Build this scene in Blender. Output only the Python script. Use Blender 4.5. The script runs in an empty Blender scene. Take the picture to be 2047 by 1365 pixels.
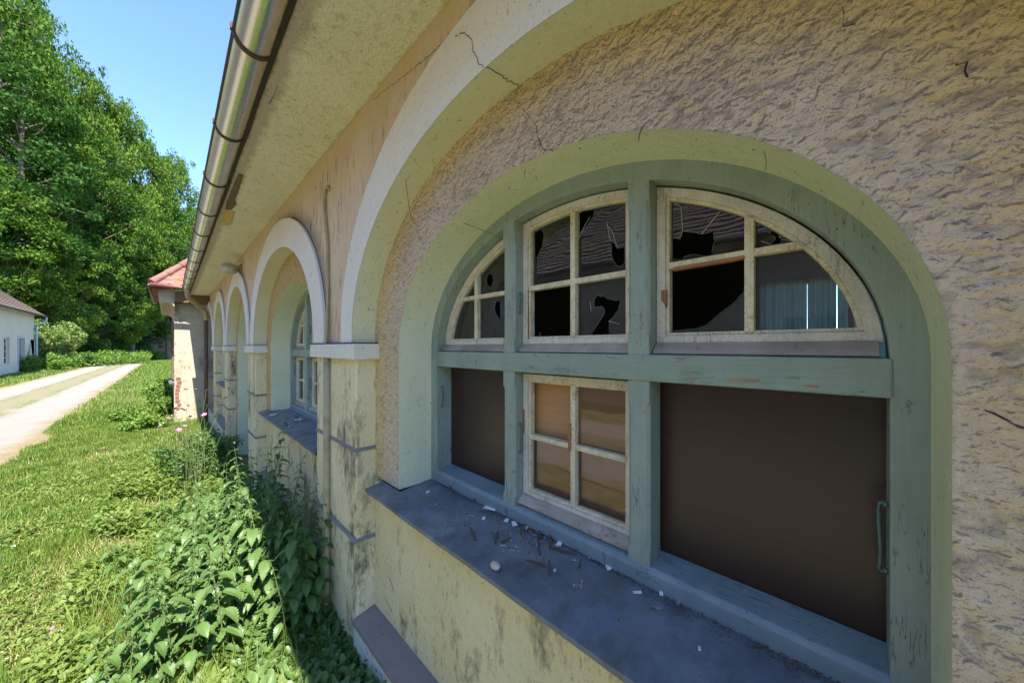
import bpy, math, random
import numpy as np
from mathutils import Vector
from mathutils.geometry import tessellate_polygon
from math import sin, cos, pi, sqrt, radians as R
C = bpy.context.scene
COL = C.collection
# ---------------------------------------------------------------- camera, light
H = 1.70                                   # eye height above the ground
AZ = math.atan(688.5/683.0)                # angle between view axis and the wall direction (+Y)
cd = bpy.data.cameras.new('camera'); cam = bpy.data.objects.new('camera', cd); COL.objects.link(cam)
cam.location = (0, 0, H); cam.rotation_euler = (pi/2, 0, -AZ)
cd.sensor_width = 36; cd.lens = 683/2047*36; cd.shift_y = 11.5/2047; cd.clip_end = 2000; cd.clip_start = .02
C.camera = cam
SUNV = Vector((-.084, -.54, .84)).normalized()      # towards the sun
w = bpy.data.worlds.new('World'); C.world = w; w.use_nodes = True
nt = w.node_tree; bg = nt.nodes['Background']; sky = nt.nodes.new('ShaderNodeTexSky'); sky.sky_type = 'NISHITA'
sky.sun_disc = False; sky.sun_elevation = math.asin(SUNV.z); sky.sun_rotation = math.atan2(SUNV.x, SUNV.y)
sky.air_density = .85; sky.dust_density = .0; sky.ozone_density = 6.0; sky.altitude = 200
nt.links.new(sky.outputs[0], bg.inputs[0]); bg.inputs[1].default_value = .082
sd = bpy.data.lights.new('sun', 'SUN'); sun = bpy.data.objects.new('sun', sd); COL.objects.link(sun)
sd.energy = 2.35; sd.angle = R(.5); sd.color = (1, .94, .84); sun.location = (0, -5, 12)
sun.rotation_euler = SUNV.to_track_quat('Z', 'Y').to_euler()
vs = C.view_settings; vs.view_transform = 'Standard'; vs.look = 'None'; vs.gamma = 1; vs.exposure = 2.75
C.cycles.max_bounces = 10; C.cycles.transparent_max_bounces = 24; C.cycles.diffuse_bounces = 5
rnd = random.Random(7); nrs = np.random.RandomState(5)

# ---------------------------------------------------------------- mesh helpers
class MB:
    def __init__(s): s.v = []; s.f = []
    def add(s, vs, fs):
        o = len(s.v); s.v += [tuple(p) for p in vs]; s.f += [tuple(i+o for i in f) for f in fs]; return s
    def box(s, x0, x1, y0, y1, z0, z1):
        return s.add([(x, y, z) for z in (z0, z1) for y in (y0, y1) for x in (x0, x1)],
                     [(0,2,3,1),(4,5,7,6),(0,1,5,4),(2,6,7,3),(0,4,6,2),(1,3,7,5)])
    def prism(s, poly, x0, x1, caps=(True, True), sides=True):
        """poly: list of (t,z) -> wall plane shape, extruded along X"""
        n = len(poly); tri = tessellate_polygon([[Vector((p[0], p[1], 0)) for p in poly]])
        A = [(x0, p[0], p[1]) for p in poly]; B = [(x1, p[0], p[1]) for p in poly]
        fs = []
        if caps[0]: fs += [tuple(t) for t in tri]
        if caps[1]: fs += [tuple(i+n for i in t[::-1]) for t in tri]
        if sides: fs += [(i, (i+1) % n, (i+1) % n+n, i+n) for i in range(n)]
        return s.add(A+B, fs)
    def hole(s, outer, holes, x0, x1=None):
        polys = [outer]+holes; flat = [p for q in polys for p in q]
        tri = tessellate_polygon([[Vector((p[0], p[1], 0)) for p in q] for q in polys]); n = len(flat)
        vs = [(x0, p[0], p[1]) for p in flat]; fs = [tuple(t) for t in tri]
        if x1 is not None:
            vs += [(x1, p[0], p[1]) for p in flat]; fs += [tuple(i+n for i in t) for t in tri]
            o = 0
            for q in polys:
                m = len(q); fs += [(o+i, o+(i+1) % m, o+(i+1) % m+n, o+i+n) for i in range(m)]; o += m
        return s.add(vs, fs)
    def strip(s, A, B, closed=False):
        n = len(A); m = n if closed else n-1
        return s.add(list(A)+list(B), [(i, (i+1) % n, n+(i+1) % n, n+i) for i in range(m)])
    def tube(s, path, r, k=8, cap=True):
        P = [Vector(p) for p in path]; rs = r if isinstance(r, (list, tuple)) else [r]*len(P)
        vs = []; up = Vector((0.13, .21, 1)).normalized()
        for i, p in enumerate(P):
            d = (P[min(i+1, len(P)-1)]-P[max(i-1, 0)]).normalized()
            a = d.cross(up if abs(d.dot(up)) < .95 else Vector((1, 0, .1))).normalized(); b = d.cross(a)
            for j in range(k):
                an = 2*pi*j/k; vs.append(p+(a*cos(an)+b*sin(an))*rs[i])
        fs = [(i*k+j, i*k+(j+1) % k, (i+1)*k+(j+1) % k, (i+1)*k+j) for i in range(len(P)-1) for j in range(k)]
        if cap: fs += [tuple(range(k))[::-1], tuple(range((len(P)-1)*k, len(P)*k))]
        return s.add(vs, fs)
    def ball(s, c, r, sc=(1, 1, 1), nu=16, nv=10):
        vs = []; fs = []
        for i in range(nv+1):
            th = pi*i/nv
            for j in range(nu):
                ph = 2*pi*j/nu; vs.append((c[0]+r*sc[0]*sin(th)*cos(ph), c[1]+r*sc[1]*sin(th)*sin(ph), c[2]+r*sc[2]*cos(th)))
        for i in range(nv):
            for j in range(nu): fs.append((i*nu+j, (i+1)*nu+j, (i+1)*nu+(j+1) % nu, i*nu+(j+1) % nu))
        return s.add(vs, fs)
    def build(s, name, m, parent=None, smooth=False, bevel=0, off=None, dz=0.0, seg=2):
        o = off if off is not None else (wloc(parent) if parent else Vector((0, 0, 0)))
        me = bpy.data.meshes.new(name)
        me.from_pydata([(x-o[0], y-o[1], z+dz-o[2]) for x, y, z in s.v], [], s.f); me.validate()
        import bmesh
        if len(s.f) < 60000:
            bm = bmesh.new(); bm.from_mesh(me); bmesh.ops.remove_doubles(bm, verts=bm.verts, dist=1e-5)
            bmesh.ops.recalc_face_normals(bm, faces=bm.faces); bm.to_mesh(me); bm.free()
        me.materials.append(m)
        if smooth:
            me.polygons.foreach_set('use_smooth', [True]*len(me.polygons))
        ob = bpy.data.objects.new(name, me); COL.objects.link(ob)
        if parent is not None:
            ob.parent = parent
        if name == 'pane_edge': pass
        if name == 'pane':
            if sum(p.normal.x*p.area for p in me.polygons) > 0: me.flip_normals()
        if bevel:
            b = ob.modifiers.new('bevel', 'BEVEL'); b.width = bevel; b.segments = seg; b.limit_method = 'ANGLE'; b.angle_limit = R(35)
            b.harden_normals = False
        return ob
def wloc(o):
    v = Vector((0, 0, 0))
    while o is not None: v += o.location; o = o.parent
    return v
def tag(o, label=None, cat=None, group=None, kind=None):
    if label: o['label'] = label
    if cat: o['category'] = cat
    if group: o['group'] = group
    if kind: o['kind'] = kind
    return o
def empty(name, loc, label, cat, group=None, rz=0):
    o = bpy.data.objects.new(name, None); COL.objects.link(o); o.location = loc; o.rotation_euler = (0, 0, rz); o.empty_display_size = .1
    return tag(o, label, cat, group)
def copy_thing(o, loc, rz=0, sc=1, label=None, group=None):
    c = o.copy(); COL.objects.link(c); c.location = loc; c.rotation_euler = (0, 0, rz); c.scale = (sc, sc, sc) if not isinstance(sc, tuple) else sc
    if label: c['label'] = label
    if group: c['group'] = group
    for ch in o.children:
        d = ch.copy(); COL.objects.link(d); d.parent = c
    return c
def raw_mesh(name, V, F, mats, parent=None, mi=None, smooth=False):
    """fast numpy mesh; F all quads or all tris (n,k)"""
    me = bpy.data.meshes.new(name); V = np.asarray(V, 'f4'); F = np.asarray(F, 'i4'); k = F.shape[1]
    me.vertices.add(len(V)); me.vertices.foreach_set('co', V.ravel())
    me.loops.add(F.size); me.loops.foreach_set('vertex_index', F.ravel())
    me.polygons.add(len(F)); me.polygons.foreach_set('loop_start', np.arange(0, F.size, k, dtype='i4'))
    if mi is not None: me.polygons.foreach_set('material_index', np.asarray(mi, 'i4'))
    if smooth: me.polygons.foreach_set('use_smooth', [True]*len(F))
    for m in mats: me.materials.append(m)
    me.update(); me.validate()
    ob = bpy.data.objects.new(name, me); COL.objects.link(ob)
    if parent is not None: ob.parent = parent
    return ob

# ---------------------------------------------------------------- materials
class NT:
    def __init__(s, name):
        s.m = bpy.data.materials.new(name); s.m.use_nodes = True; s.t = s.m.node_tree; s.n = s.t.nodes; s.l = s.t.links
        s.bsdf = s.n['Principled BSDF']; s.out = s.n['Material Output']; tc = s.n.new('ShaderNodeTexCoord'); s.obj = tc.outputs['Object']
    def map(s, scale, loc=(0, 0, 0), src=None, rot=(0, 0, 0)):
        m = s.n.new('ShaderNodeMapping'); m.inputs['Scale'].default_value = scale; m.inputs['Location'].default_value = loc; m.inputs['Rotation'].default_value = rot
        s.l.new(src or s.obj, m.inputs[0]); return m.outputs[0]
    def noise(s, vec, scale=5, detail=4, rough=.55, dist=0):
        n = s.n.new('ShaderNodeTexNoise'); n.inputs['Scale'].default_value = scale; n.inputs['Detail'].default_value = detail
        n.inputs['Roughness'].default_value = rough; n.inputs['Distortion'].default_value = dist; s.l.new(vec, n.inputs['Vector']); return n.outputs['Fac']
    def vor(s, vec, scale=5, feature='F1', out='Distance', rand=1):
        n = s.n.new('ShaderNodeTexVoronoi'); n.feature = feature; n.inputs['Scale'].default_value = scale; n.inputs['Randomness'].default_value = rand
        s.l.new(vec, n.inputs['Vector']); return n.outputs[out]
    def ramp(s, fac, stops, interp='LINEAR'):
        r = s.n.new('ShaderNodeValToRGB'); r.color_ramp.interpolation = interp; e = r.color_ramp.elements
        while len(e) > 1: e.remove(e[-1])
        for i, (p, c) in enumerate(stops):
            el = e[0] if i == 0 else e.new(p); el.position = p
            c = (c, c, c) if isinstance(c, (int, float)) else c; el.color = (*c, 1)
        s.l.new(fac, r.inputs[0]); return r.outputs[0]
    def mix(s, fac, a, b, mode='MIX'):
        m = s.n.new('ShaderNodeMix'); m.data_type = 'RGBA'; m.blend_type = mode
        s._set(m.inputs[0], fac); s._set(m.inputs[6], a); s._set(m.inputs[7], b); return m.outputs[2]
    def _set(s, inp, v):
        if isinstance(v, bpy.types.NodeSocket): s.l.new(v, inp)
        elif isinstance(v, (tuple, list)): inp.default_value = (*v[:3], 1)
        else: inp.default_value = v
    def math(s, op, a, b=0, c=0, clamp=False):
        m = s.n.new('ShaderNodeMath'); m.operation = op; m.use_clamp = clamp
        for i, v in enumerate((a, b, c)): s._set(m.inputs[i], v)
        return m.outputs[0]
    def sep(s, src=None):
        x = s.n.new('ShaderNodeSeparateXYZ'); s.l.new(src or s.obj, x.inputs[0]); return x.outputs
    def bump(s, h, strength=.5, dist=.01, prev=None):
        b = s.n.new('ShaderNodeBump'); b.inputs['Strength'].default_value = strength; b.inputs['Distance'].default_value = dist
        s.l.new(h, b.inputs['Height']);
        if prev is not None: s.l.new(prev, b.inputs['Normal'])
        return b.outputs[0]
    def done(s, col, rough=.8, normal=None, **kw):
        s._set(s.bsdf.inputs['Base Color'], col); s._set(s.bsdf.inputs['Roughness'], rough)
        if normal is not None: s.l.new(normal, s.bsdf.inputs['Normal'])
        for k, v in kw.items(): s._set(s.bsdf.inputs[k.replace('_', ' ')], v)
        return s.m
def lin(r, g, b):
    f = lambda c: (c/255/12.92) if c <= 10 else ((c/255+.055)/1.055)**2.4
    return (f(r), f(g), f(b))

def plaster(name, a, b, dirt=(.05, .04, .035), dscale=(1, 1, 1), dirt_lo=.62, dirt_hi=.7, bump=.5, bdist=.006, bsc=60, amt=.8, sc=3.0, blot=0, blot_c=(.04,.035,.03), speck=.6, halo=False, soff=False):
    n = NT(name)
    base = n.mix(n.ramp(n.noise(n.obj, sc, 5, .6), [(.35, 0.0), (.65, 1.0)]), a, b)
    dn = n.noise(n.map(dscale), 26, 5, .62)
    dm = n.ramp(dn, [(dirt_lo, 0.0), (dirt_hi, 1.0)])
    area = n.ramp(n.noise(n.obj, 1.7, 4, .6), [(.38, .25), (.62, 1.0)])
    dm = n.math('MULTIPLY', n.math('MULTIPLY', dm, area), amt)
    col = n.mix(dm, base, dirt)
    sp_ = n.ramp(n.noise(n.map((1, 1, .45), (5, 2, 1)), 85, 4, .7), [(.60, 0.0), (.66, 1.0)])
    col = n.mix(n.math('MULTIPLY', n.math('MULTIPLY', sp_, area), speck), col, tuple(k*.8 for k in dirt))
    # fine grain of sand in the paint
    gr = n.noise(n.obj, 220, 3, .6); col = n.mix(.22, col, n.ramp(gr, [(.3, .25), (.7, 1.0)]), 'MULTIPLY')
    # isolated fly spots and pits
    v = n.vor(n.obj, 24); vm = n.ramp(v, [(.07, 1.0), (.10, 0.0)]); vk = n.ramp(n.noise(n.obj, 11, 2), [(.53, 0.0), (.58, 1.0)])
    col = n.mix(n.math('MULTIPLY', n.math('MULTIPLY', vm, vk), .85), col, (.035, .03, .025))
    if blot:
        bm_ = n.ramp(n.math('ADD', n.noise(n.map((1, 1, .45)), 3.1, 6, .75), n.math('MULTIPLY', n.noise(n.map((1, 1, .5)), 38, 3, .6), .25)), [(.65, 0.0), (.78, 1.0)])
        col = n.mix(n.math('MULTIPLY', bm_, blot), col, blot_c)
    if soff:
        x_, y_, z_ = n.sep(); wv = n.math('MULTIPLY', n.math('SUBTRACT', n.noise(n.obj, 14, 5, .7), .5), .10)
        xe = n.math('ADD', n.math('SUBTRACT', x_, n.math('MULTIPLY', n.math('ADD', y_, 4), .0045)), wv)
        col = n.mix(n.ramp(n.math('ADD', xe, .5), [(.165, .85), (.20, 0.0)]), col, (.40, .35, .29))
        col = n.mix(n.ramp(n.math('ADD', xe, .5), [(.105, .9), (.135, 0.0)]), col, (.10, .085, .04))
        col = n.mix(n.ramp(xe, [(-.02, 0.0), (0.0, .6)]) if False else n.ramp(n.math('ADD', n.math('ADD', x_, n.math('MULTIPLY', wv, .35)), .5), [(.485, 0.0), (.497, .7)]), col, (.52, .40, .14))
    if halo:
        x_, y_, z_ = n.sep()
        for (c_, a_, b_, z0_) in ((.745, 1.22, .99, .07), (3.56, 1.30, 1.0, .07), (6.11, 1.13, .97, .07), (8.35, 1.0, .97, .07)):
            ey = n.math('DIVIDE', n.math('SUBTRACT', y_, c_-4), a_); ez = n.math('DIVIDE', n.math('MAXIMUM', n.math('SUBTRACT', z_, H+z0_), 0), b_)
            rr = n.math('SQRT', n.math('ADD', n.math('MULTIPLY', ey, ey), n.math('MULTIPLY', ez, ez)))
            rr = n.math('ADD', rr, n.math('MULTIPLY', n.math('SUBTRACT', n.noise(n.map((1, 1, .5)), 16, 5, .7), .5), .07))
            side = n.ramp(ey, [(-1e-3, 1.0), (.35, 0.0)]) if False else n.math('LESS_THAN', ey, .1)
            rim_dark = n.math('MULTIPLY', n.ramp(n.math('SUBTRACT', rr, .95), [(.05, 1.0), (.10, .55), (.17, 0.0)]), side)  # wall darkens just outside each band, on the low-t side only
            col = n.mix(n.math('MULTIPLY', rim_dark, .8), col, (.10, .085, .075))
            och = n.ramp(n.math('SUBTRACT', rr, .95), [(.05, .0), (.12, .0), (.2, 0.0)])
        top_ = n.ramp(n.math('ADD', n.math('SUBTRACT', z_, H+.9), n.math('MULTIPLY', n.noise(n.obj, 5, 4, .7), .25)), [(.22, 0.0), (.38, .8)])
        col = n.mix(top_, col, (.60, .42, .19))
    h = n.noise(n.map(dscale), bsc, 5, .6)
    nb = n.bump(h, bump, bdist); nb = n.bump(dn, bump*.8, bdist*1.3, nb)
    nb = n.bump(n.noise(n.obj, 7, 3), .5, .02, nb)
    return n.done(col, .92, nb)

M = {}
M['wall'] = plaster('upper_plaster', (.66, .50, .345), (.74, .57, .41), dscale=(1, 1.0, .22), dirt_lo=.54, dirt_hi=.66, amt=.8, bump=.6, halo=True)
M['pier'] = plaster('pier_plaster', (.72, .61, .36), (.80, .69, .44), dscale=(1, 1.2, .35), dirt_lo=.60, dirt_hi=.72, amt=.75, bump=.6, blot=.85, blot_c=(.07, .06, .04))
M['apron'] = plaster('apron_plaster', (.72, .60, .33), (.78, .67, .40), dirt=(.09, .075, .05), dscale=(1, 1.6, .8), dirt_lo=.60, dirt_hi=.70, amt=.6, bump=.5, blot=.8, blot_c=(.07, .055, .035))
M['soffit'] = plaster('soffit_plaster', (.74, .71, .52), (.82, .79, .61), dirt=(.40, .36, .2), dirt_lo=.54, dirt_hi=.66, amt=.7, bump=.7, speck=.5, soff=True, bdist=.012, bsc=75)
M['intrados'] = plaster('arch_reveal_paint', (.66, .64, .42), (.72, .69, .48), dirt_lo=.74, dirt_hi=.8, bump=.12, bsc=30, amt=.4, sc=2)
M['reveal'] = plaster('window_reveal_paint', (.70, .71, .48), (.77, .77, .55), dirt_lo=.68, dirt_hi=.76, bump=.15, bsc=30, amt=.4, sc=2)
M['white'] = plaster('white_band_paint', (.76, .71, .64), (.82, .77, .70), dirt=(.3, .26, .2), dirt_lo=.72, dirt_hi=.82, bump=.22, bsc=40, amt=.5, sc=2)
M['whitegrey'] = plaster('impost_paint', (.70, .68, .59), (.78, .75, .66), dirt=(.2, .18, .14), dirt_lo=.66, dirt_hi=.76, bump=.35, bsc=40, amt=.6)
M['plinth'] = plaster('plinth_paint', (.55, .56, .48), (.66, .66, .60), dirt=(.12, .11, .09), dirt_lo=.52, dirt_hi=.66, bump=.6, amt=.8)
M['cap'] = plaster('plinth_cap_cement', (.21, .175, .16), (.27, .22, .20), dirt=(.1, .09, .09), dirt_lo=.6, dirt_hi=.7, bump=.25, amt=.4)
M['ledge'] = plaster('ledge_cement', (.20, .185, .18), (.27, .25, .24), dirt=(.08, .08, .08), dirt_lo=.55, dirt_hi=.68, bump=.4, amt=.5)
def niche_mat():
    n = NT('niche_roughcast')
    x, y, z = n.sep()                      # object coords: origin at the middle of the building base
    big = n.noise(n.obj, 2.2, 4, .6)
    base = n.mix(n.ramp(big, [(.35, 0.0), (.65, 1.0)]), (.58, .44, .30), (.68, .53, .37))
    # ochre coat that shows along the upper rim of the niche (distance to the arch line, broken by noise)
    ey = n.math('DIVIDE', n.math('SUBTRACT', y, .73-4), 1.07); ez = n.math('DIVIDE', n.math('SUBTRACT', z, H+.05), .79)
    ez = n.math('MAXIMUM', ez, 0)
    rr = n.math('SQRT', n.math('ADD', n.math('MULTIPLY', ey, ey), n.math('MULTIPLY', ez, ez)))
    rr = n.math('ADD', rr, n.math('MULTIPLY', n.math('SUBTRACT', n.noise(n.obj, 9, 5, .7), .5), .25))
    base = n.mix(n.ramp(rr, [(.86, 0.0), (.97, 1.0)]), base, (.62, .42, .16))
    mp = n.map((1, 1.0, 1.35), rot=(R(14), 0, 0))
    warp = n.mix(.05, mp, n.n.new('ShaderNodeTexNoise').outputs['Color'])
    d = n.noise(mp, 40, 5, .66, .5)
    d2 = n.noise(n.map((1, .8, 1.5), (3, 1, 2)), 80, 4, .65, .6)
    band = n.ramp(n.noise(n.map((1, .6, .6)), 2.3, 4, .6), [(.35, 0.05), (.65, 1.0)])
    pit = n.ramp(d, [(.38, 1.0), (.43, 0.6), (.47, 0.0)])
    sq = n.math('MULTIPLY', n.ramp(n.math('ABSOLUTE', n.math('SUBTRACT', n.noise(n.map((1, .75, 1.25), (7, 1, 4)), 30, 3, .6, .8), .5)), [(.008, 1.0), (.028, 0.0)]), n.ramp(n.noise(n.obj, 17, 3, .6), [(.48, 0.0), (.56, .85)]))  # squiggles paint the small crescent shadows of the lumps
    pit2 = n.ramp(d2, [(.40, 1.0), (.46, 0.0)])
    ring = n.ramp(d, [(.42, 0.0), (.45, 1.0), (.48, 0.0)])
    col = n.mix(n.math('MULTIPLY', ring, n.ramp(n.noise(n.obj, 13, 2), [(.5, 0.0), (.62, .75)])), base, (.60, .44, .12))
    col = n.mix(n.math('MULTIPLY', n.math('MULTIPLY', pit2, band), .8), col, (.15, .115, .095))
    col = n.mix(sq, col, (.16, .12, .105))
    col = n.mix(n.math('MULTIPLY', n.math('MULTIPLY', pit, n.math('ADD', n.math('MULTIPLY', band, .6), .4)), .8), col, (.12, .09, .085))
    gr = n.noise(n.obj, 200, 3, .6); col = n.mix(.2, col, n.ramp(gr, [(.3, .3), (.7, 1.0)]), 'MULTIPLY')
    nb = n.bump(d, .9, .010); nb = n.bump(d2, .6, .005, nb); nb = n.bump(n.noise(n.obj, 90, 4), .35, .004, nb)
    return n.done(col, .93, nb)
M['niche'] = niche_mat()
def rough_mat():
    n = NT('lumpy_roughcast'); x, y, z = n.sep(); at_ = n.n.new('ShaderNodeAttribute'); at_.attribute_name = 'pit'; pit = at_.outputs['Fac']
    base = n.mix(n.ramp(n.noise(n.obj, 2.4, 4, .6), [(.35, 0.0), (.65, 1.0)]), (.62, .485, .345), (.72, .575, .425))
    ey = n.math('DIVIDE', n.math('SUBTRACT', y, .73-4), 1.07); ez = n.math('MAXIMUM', n.math('DIVIDE', n.math('SUBTRACT', z, H+.05), .79), 0)
    rr = n.math('SQRT', n.math('ADD', n.math('MULTIPLY', ey, ey), n.math('MULTIPLY', ez, ez)))
    rr = n.math('ADD', rr, n.math('MULTIPLY', n.math('SUBTRACT', n.noise(n.obj, 7, 5, .7), .5), .25))
    base = n.mix(n.math('MULTIPLY', n.ramp(rr, [(.80, 0.0), (.96, 1.0)]), n.ramp(y, [(-3.9, 0.0), (-3.5, 1.0)]) if False else 1.0), base, (.76, .55, .25))
    # yellow lime showing in worn rims, grime in the pits; shade under the lumps is painted dark, heaviest over the window, sparse at the right
    g1 = n.noise(n.obj, 60, 5, .7)
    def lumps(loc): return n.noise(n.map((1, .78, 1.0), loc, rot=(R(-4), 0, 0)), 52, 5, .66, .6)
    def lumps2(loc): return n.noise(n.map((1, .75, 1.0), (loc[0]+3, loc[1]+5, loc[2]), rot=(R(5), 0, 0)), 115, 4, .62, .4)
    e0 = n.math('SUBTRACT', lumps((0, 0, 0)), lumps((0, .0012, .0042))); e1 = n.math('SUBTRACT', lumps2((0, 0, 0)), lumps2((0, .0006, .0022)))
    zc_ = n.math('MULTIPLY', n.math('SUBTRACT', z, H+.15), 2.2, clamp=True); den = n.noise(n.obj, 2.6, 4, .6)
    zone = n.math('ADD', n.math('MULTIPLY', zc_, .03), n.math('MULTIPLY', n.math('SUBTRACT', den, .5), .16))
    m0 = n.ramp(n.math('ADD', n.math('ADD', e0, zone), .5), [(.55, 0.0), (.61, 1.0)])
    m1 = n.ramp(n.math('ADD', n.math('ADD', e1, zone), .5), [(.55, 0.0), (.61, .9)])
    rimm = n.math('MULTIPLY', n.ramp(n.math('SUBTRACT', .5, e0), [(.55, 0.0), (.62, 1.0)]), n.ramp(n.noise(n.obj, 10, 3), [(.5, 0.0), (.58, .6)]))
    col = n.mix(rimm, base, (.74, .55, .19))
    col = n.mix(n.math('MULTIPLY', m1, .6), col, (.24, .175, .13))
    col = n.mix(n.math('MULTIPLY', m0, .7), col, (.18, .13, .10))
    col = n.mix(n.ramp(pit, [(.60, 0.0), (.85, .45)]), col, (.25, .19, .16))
    col = n.mix(.18, col, n.ramp(n.noise(n.obj, 210, 3, .6), [(.3, .3), (.7, 1.0)]), 'MULTIPLY')
    nb0 = n.bump(lumps((0, 0, 0)), .9, .010); g1 = lumps2((0, 0, 0))
    nb = n.bump(g1, .7, .005, nb0); nb = n.bump(n.noise(n.obj, 170, 4), .4, .002, nb)
    return n.done(col, .93, nb)
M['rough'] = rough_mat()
def paint_wood(name, a, b, spot=(.09, .07, .045), grain=(40, 40, 2), crack=0.0, rough=.55):
    n = NT(name); base = n.mix(n.ramp(n.noise(n.obj, 5, 4), [(.35, 0.0), (.65, 1.0)]), a, b)
    s1 = n.ramp(n.noise(n.map((1, 1.2, .7)), 16, 6, .75), [(.61, 0.0), (.67, 1.0)])
    col = n.mix(n.math('MULTIPLY', s1, .65), base, spot)
    s2 = n.ramp(n.vor(n.obj, 55), [(.09, 1.0), (.13, 0.0)]); s2 = n.math('MULTIPLY', s2, n.ramp(n.noise(n.obj, 19, 2), [(.58, 0.0), (.62, .8)]))
    col = n.mix(s2, col, (.05, .04, .03))
    g = n.noise(n.map(grain), 4, 4, .6)
    hl = n.ramp(n.math('ABSOLUTE', n.math('SUBTRACT', n.noise(n.map((6, 6, .5) if grain[2] < 10 else (6, .5, 6), (1, 2, 3)), 6, 4, .6), .5)), [(.002, 1.0), (.009, 0.0)])
    hl = n.math('MULTIPLY', hl, n.ramp(n.noise(n.obj, 6, 3), [(.52, 0.0), (.58, .8)])); col = n.mix(hl, col, (.05, .05, .04))
    fl_ = n.math('MULTIPLY', n.ramp(n.noise(n.map((1, 1, .6) if grain[2] < 10 else (1, .6, 1), (4, 4, 4)), 22, 5, .7), [(.665, 0.0), (.675, 1.0)]), n.ramp(n.noise(n.obj, 5, 3, .6), [(.50, 0.0), (.56, 1.0)]))
    col = n.mix(fl_, col, (.24, .15, .085))
    gd = n.ramp(n.noise(n.map((1, 1, .5)), 8, 5, .7), [(.5, 0.0), (.8, .5)]); col = n.mix(gd, col, tuple(k*.55 for k in a))
    nb = n.bump(g, .3, .002); nb = n.bump(fl_, -.6, .002, nb); nb = n.bump(hl, -.5, .002, nb); nb = n.bump(n.noise(n.obj, 30, 4), .25, .003, nb)
    if crack:
        v = n.vor(n.map((1, 1, 1)), 75, 'DISTANCE_TO_EDGE'); cm = n.ramp(v, [(.02, 1.0), (.06, 0.0)])
        v2 = n.ramp(n.noise(n.map((1.6, 1.6, 1.6)), 9, 6, .75), [(.47, 0.0), (.495, 1.0), (.505, 1.0), (.53, 0.0)])
        cm = n.math('MAXIMUM', n.math('MULTIPLY', cm, n.ramp(n.noise(n.obj, 15, 3), [(.45, 0.0), (.6, 1.0)])), n.math('MULTIPLY', v2, .5))
        col = n.mix(n.math('MULTIPLY', cm, crack), col, (.10, .075, .045)); nb = n.bump(cm, -.6, .002, nb) if False else nb
    col = n.mix(.25, col, n.ramp(g, [(.3, .55), (.7, 1.0)]), 'MULTIPLY')
    return n.done(col, rough, nb)
M['teal'] = paint_wood('teal_paint', (.265, .325, .27), (.32, .385, .325))
M['teal_h'] = paint_wood('teal_paint_rail', (.235, .305, .25), (.29, .365, .30), grain=(40, 2, 40))
M['tealsill'] = paint_wood('teal_paint_blue_lit', (.19, .25, .27), (.24, .31, .325), spot=(.12, .10, .08), grain=(40, 2, 40))  # teal with the bluer light low on the window mixed into its colour
M['cream'] = paint_wood('cream_paint', (.70, .63, .42), (.78, .71, .50), crack=.55, spot=(.3, .22, .12))
M['sashwhite'] = paint_wood('old_white_paint', (.66, .60, .49), (.76, .70, .58), crack=.35, spot=(.25, .2, .14))
M['barewood'] = paint_wood('bare_wood', (.30, .125, .04), (.40, .18, .06), spot=(.1, .05, .02))
M['weatherbar'] = paint_wood('weathered_bar', (.28, .235, .19), (.48, .41, .34), grain=(40, 2, 40), spot=(.12, .1, .08))
def sill_mat():
    n = NT('sheet_metal_sill'); a = n.ramp(n.noise(n.obj, 4, 6, .7), [(.35, (.10, .115, .14)), (.5, (.155, .18, .215)), (.66, (.23, .245, .27))])
    a = n.mix(n.ramp(n.noise(n.map((1, 1, 1), (2, 2, 2)), 9, 6, .75), [(.48, 0.0), (.66, .6)]), a, (.085, .08, .075))
    a = n.mix(n.ramp(n.noise(n.map((1, 1, 1), (7, 2, 2)), 5, 6, .7), [(.52, 0.0), (.68, .7)]), a, (.17, .22, .30))
    dust = n.ramp(n.noise(n.obj, 60, 4, .7), [(.55, 0.0), (.75, .55)]); dk = n.ramp(n.noise(n.obj, 7, 5, .65), [(.4, 0.0), (.62, 1.0)])
    col = n.mix(n.math('MULTIPLY', dust, dk), a, (.20, .17, .14))
    scr = n.ramp(n.noise(n.map((3, 30, 1), rot=(0, 0, R(25))), 5, 3), [(.66, 0.0), (.72, .35)]); col = n.mix(scr, col, (.25, .26, .28))
    nb = n.bump(n.noise(n.obj, 12, 4), .35, .006); nb = n.bump(n.noise(n.obj, 180, 3), .2, .002, nb)
    return n.done(col, n.ramp(n.noise(n.obj, 9, 4), [(.3, .38), (.7, .62)]), nb, Metallic=0.15)
M['sill'] = sill_mat()
def zinc():
    n = NT('zinc'); s = n.noise(n.map((60, 1, 60)), 3, 3)
    col = n.mix(n.ramp(n.noise(n.map((1, .3, 1)), 3, 3, .5), [(.4, 0.0), (.7, 1.0)]), (.64, .62, .57), (.60, .58, .53))
    sp = n.ramp(n.vor(n.obj, 60), [(.08, 1.0), (.12, 0.0)]); sp = n.math('MULTIPLY', sp, n.ramp(n.noise(n.obj, 20, 2), [(.58, 0.0), (.62, .7)])); col = n.mix(sp, col, (.15, .12, .09))
    return n.done(col, n.ramp(n.noise(n.obj, 5, 3), [(.3, .24), (.7, .30)]), None, Metallic=.95)
M['zinc'] = zinc()
def simple(name, col, rough=.6, metal=0, var=.25, sc=20, bump=.2, bd=.003):
    n = NT(name); c = n.mix(n.ramp(n.noise(n.obj, sc, 4, .6), [(.3, 0.0), (.7, 1.0)]), tuple(k*(1-var) for k in col), tuple(min(1, k*(1+var)) for k in col))
    return n.done(c, rough, n.bump(n.noise(n.obj, sc*3, 4), bump, bd), Metallic=metal)
M['rust'] = simple('rusty_brown_iron', (.075, .033, .022), .7, .1)
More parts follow.
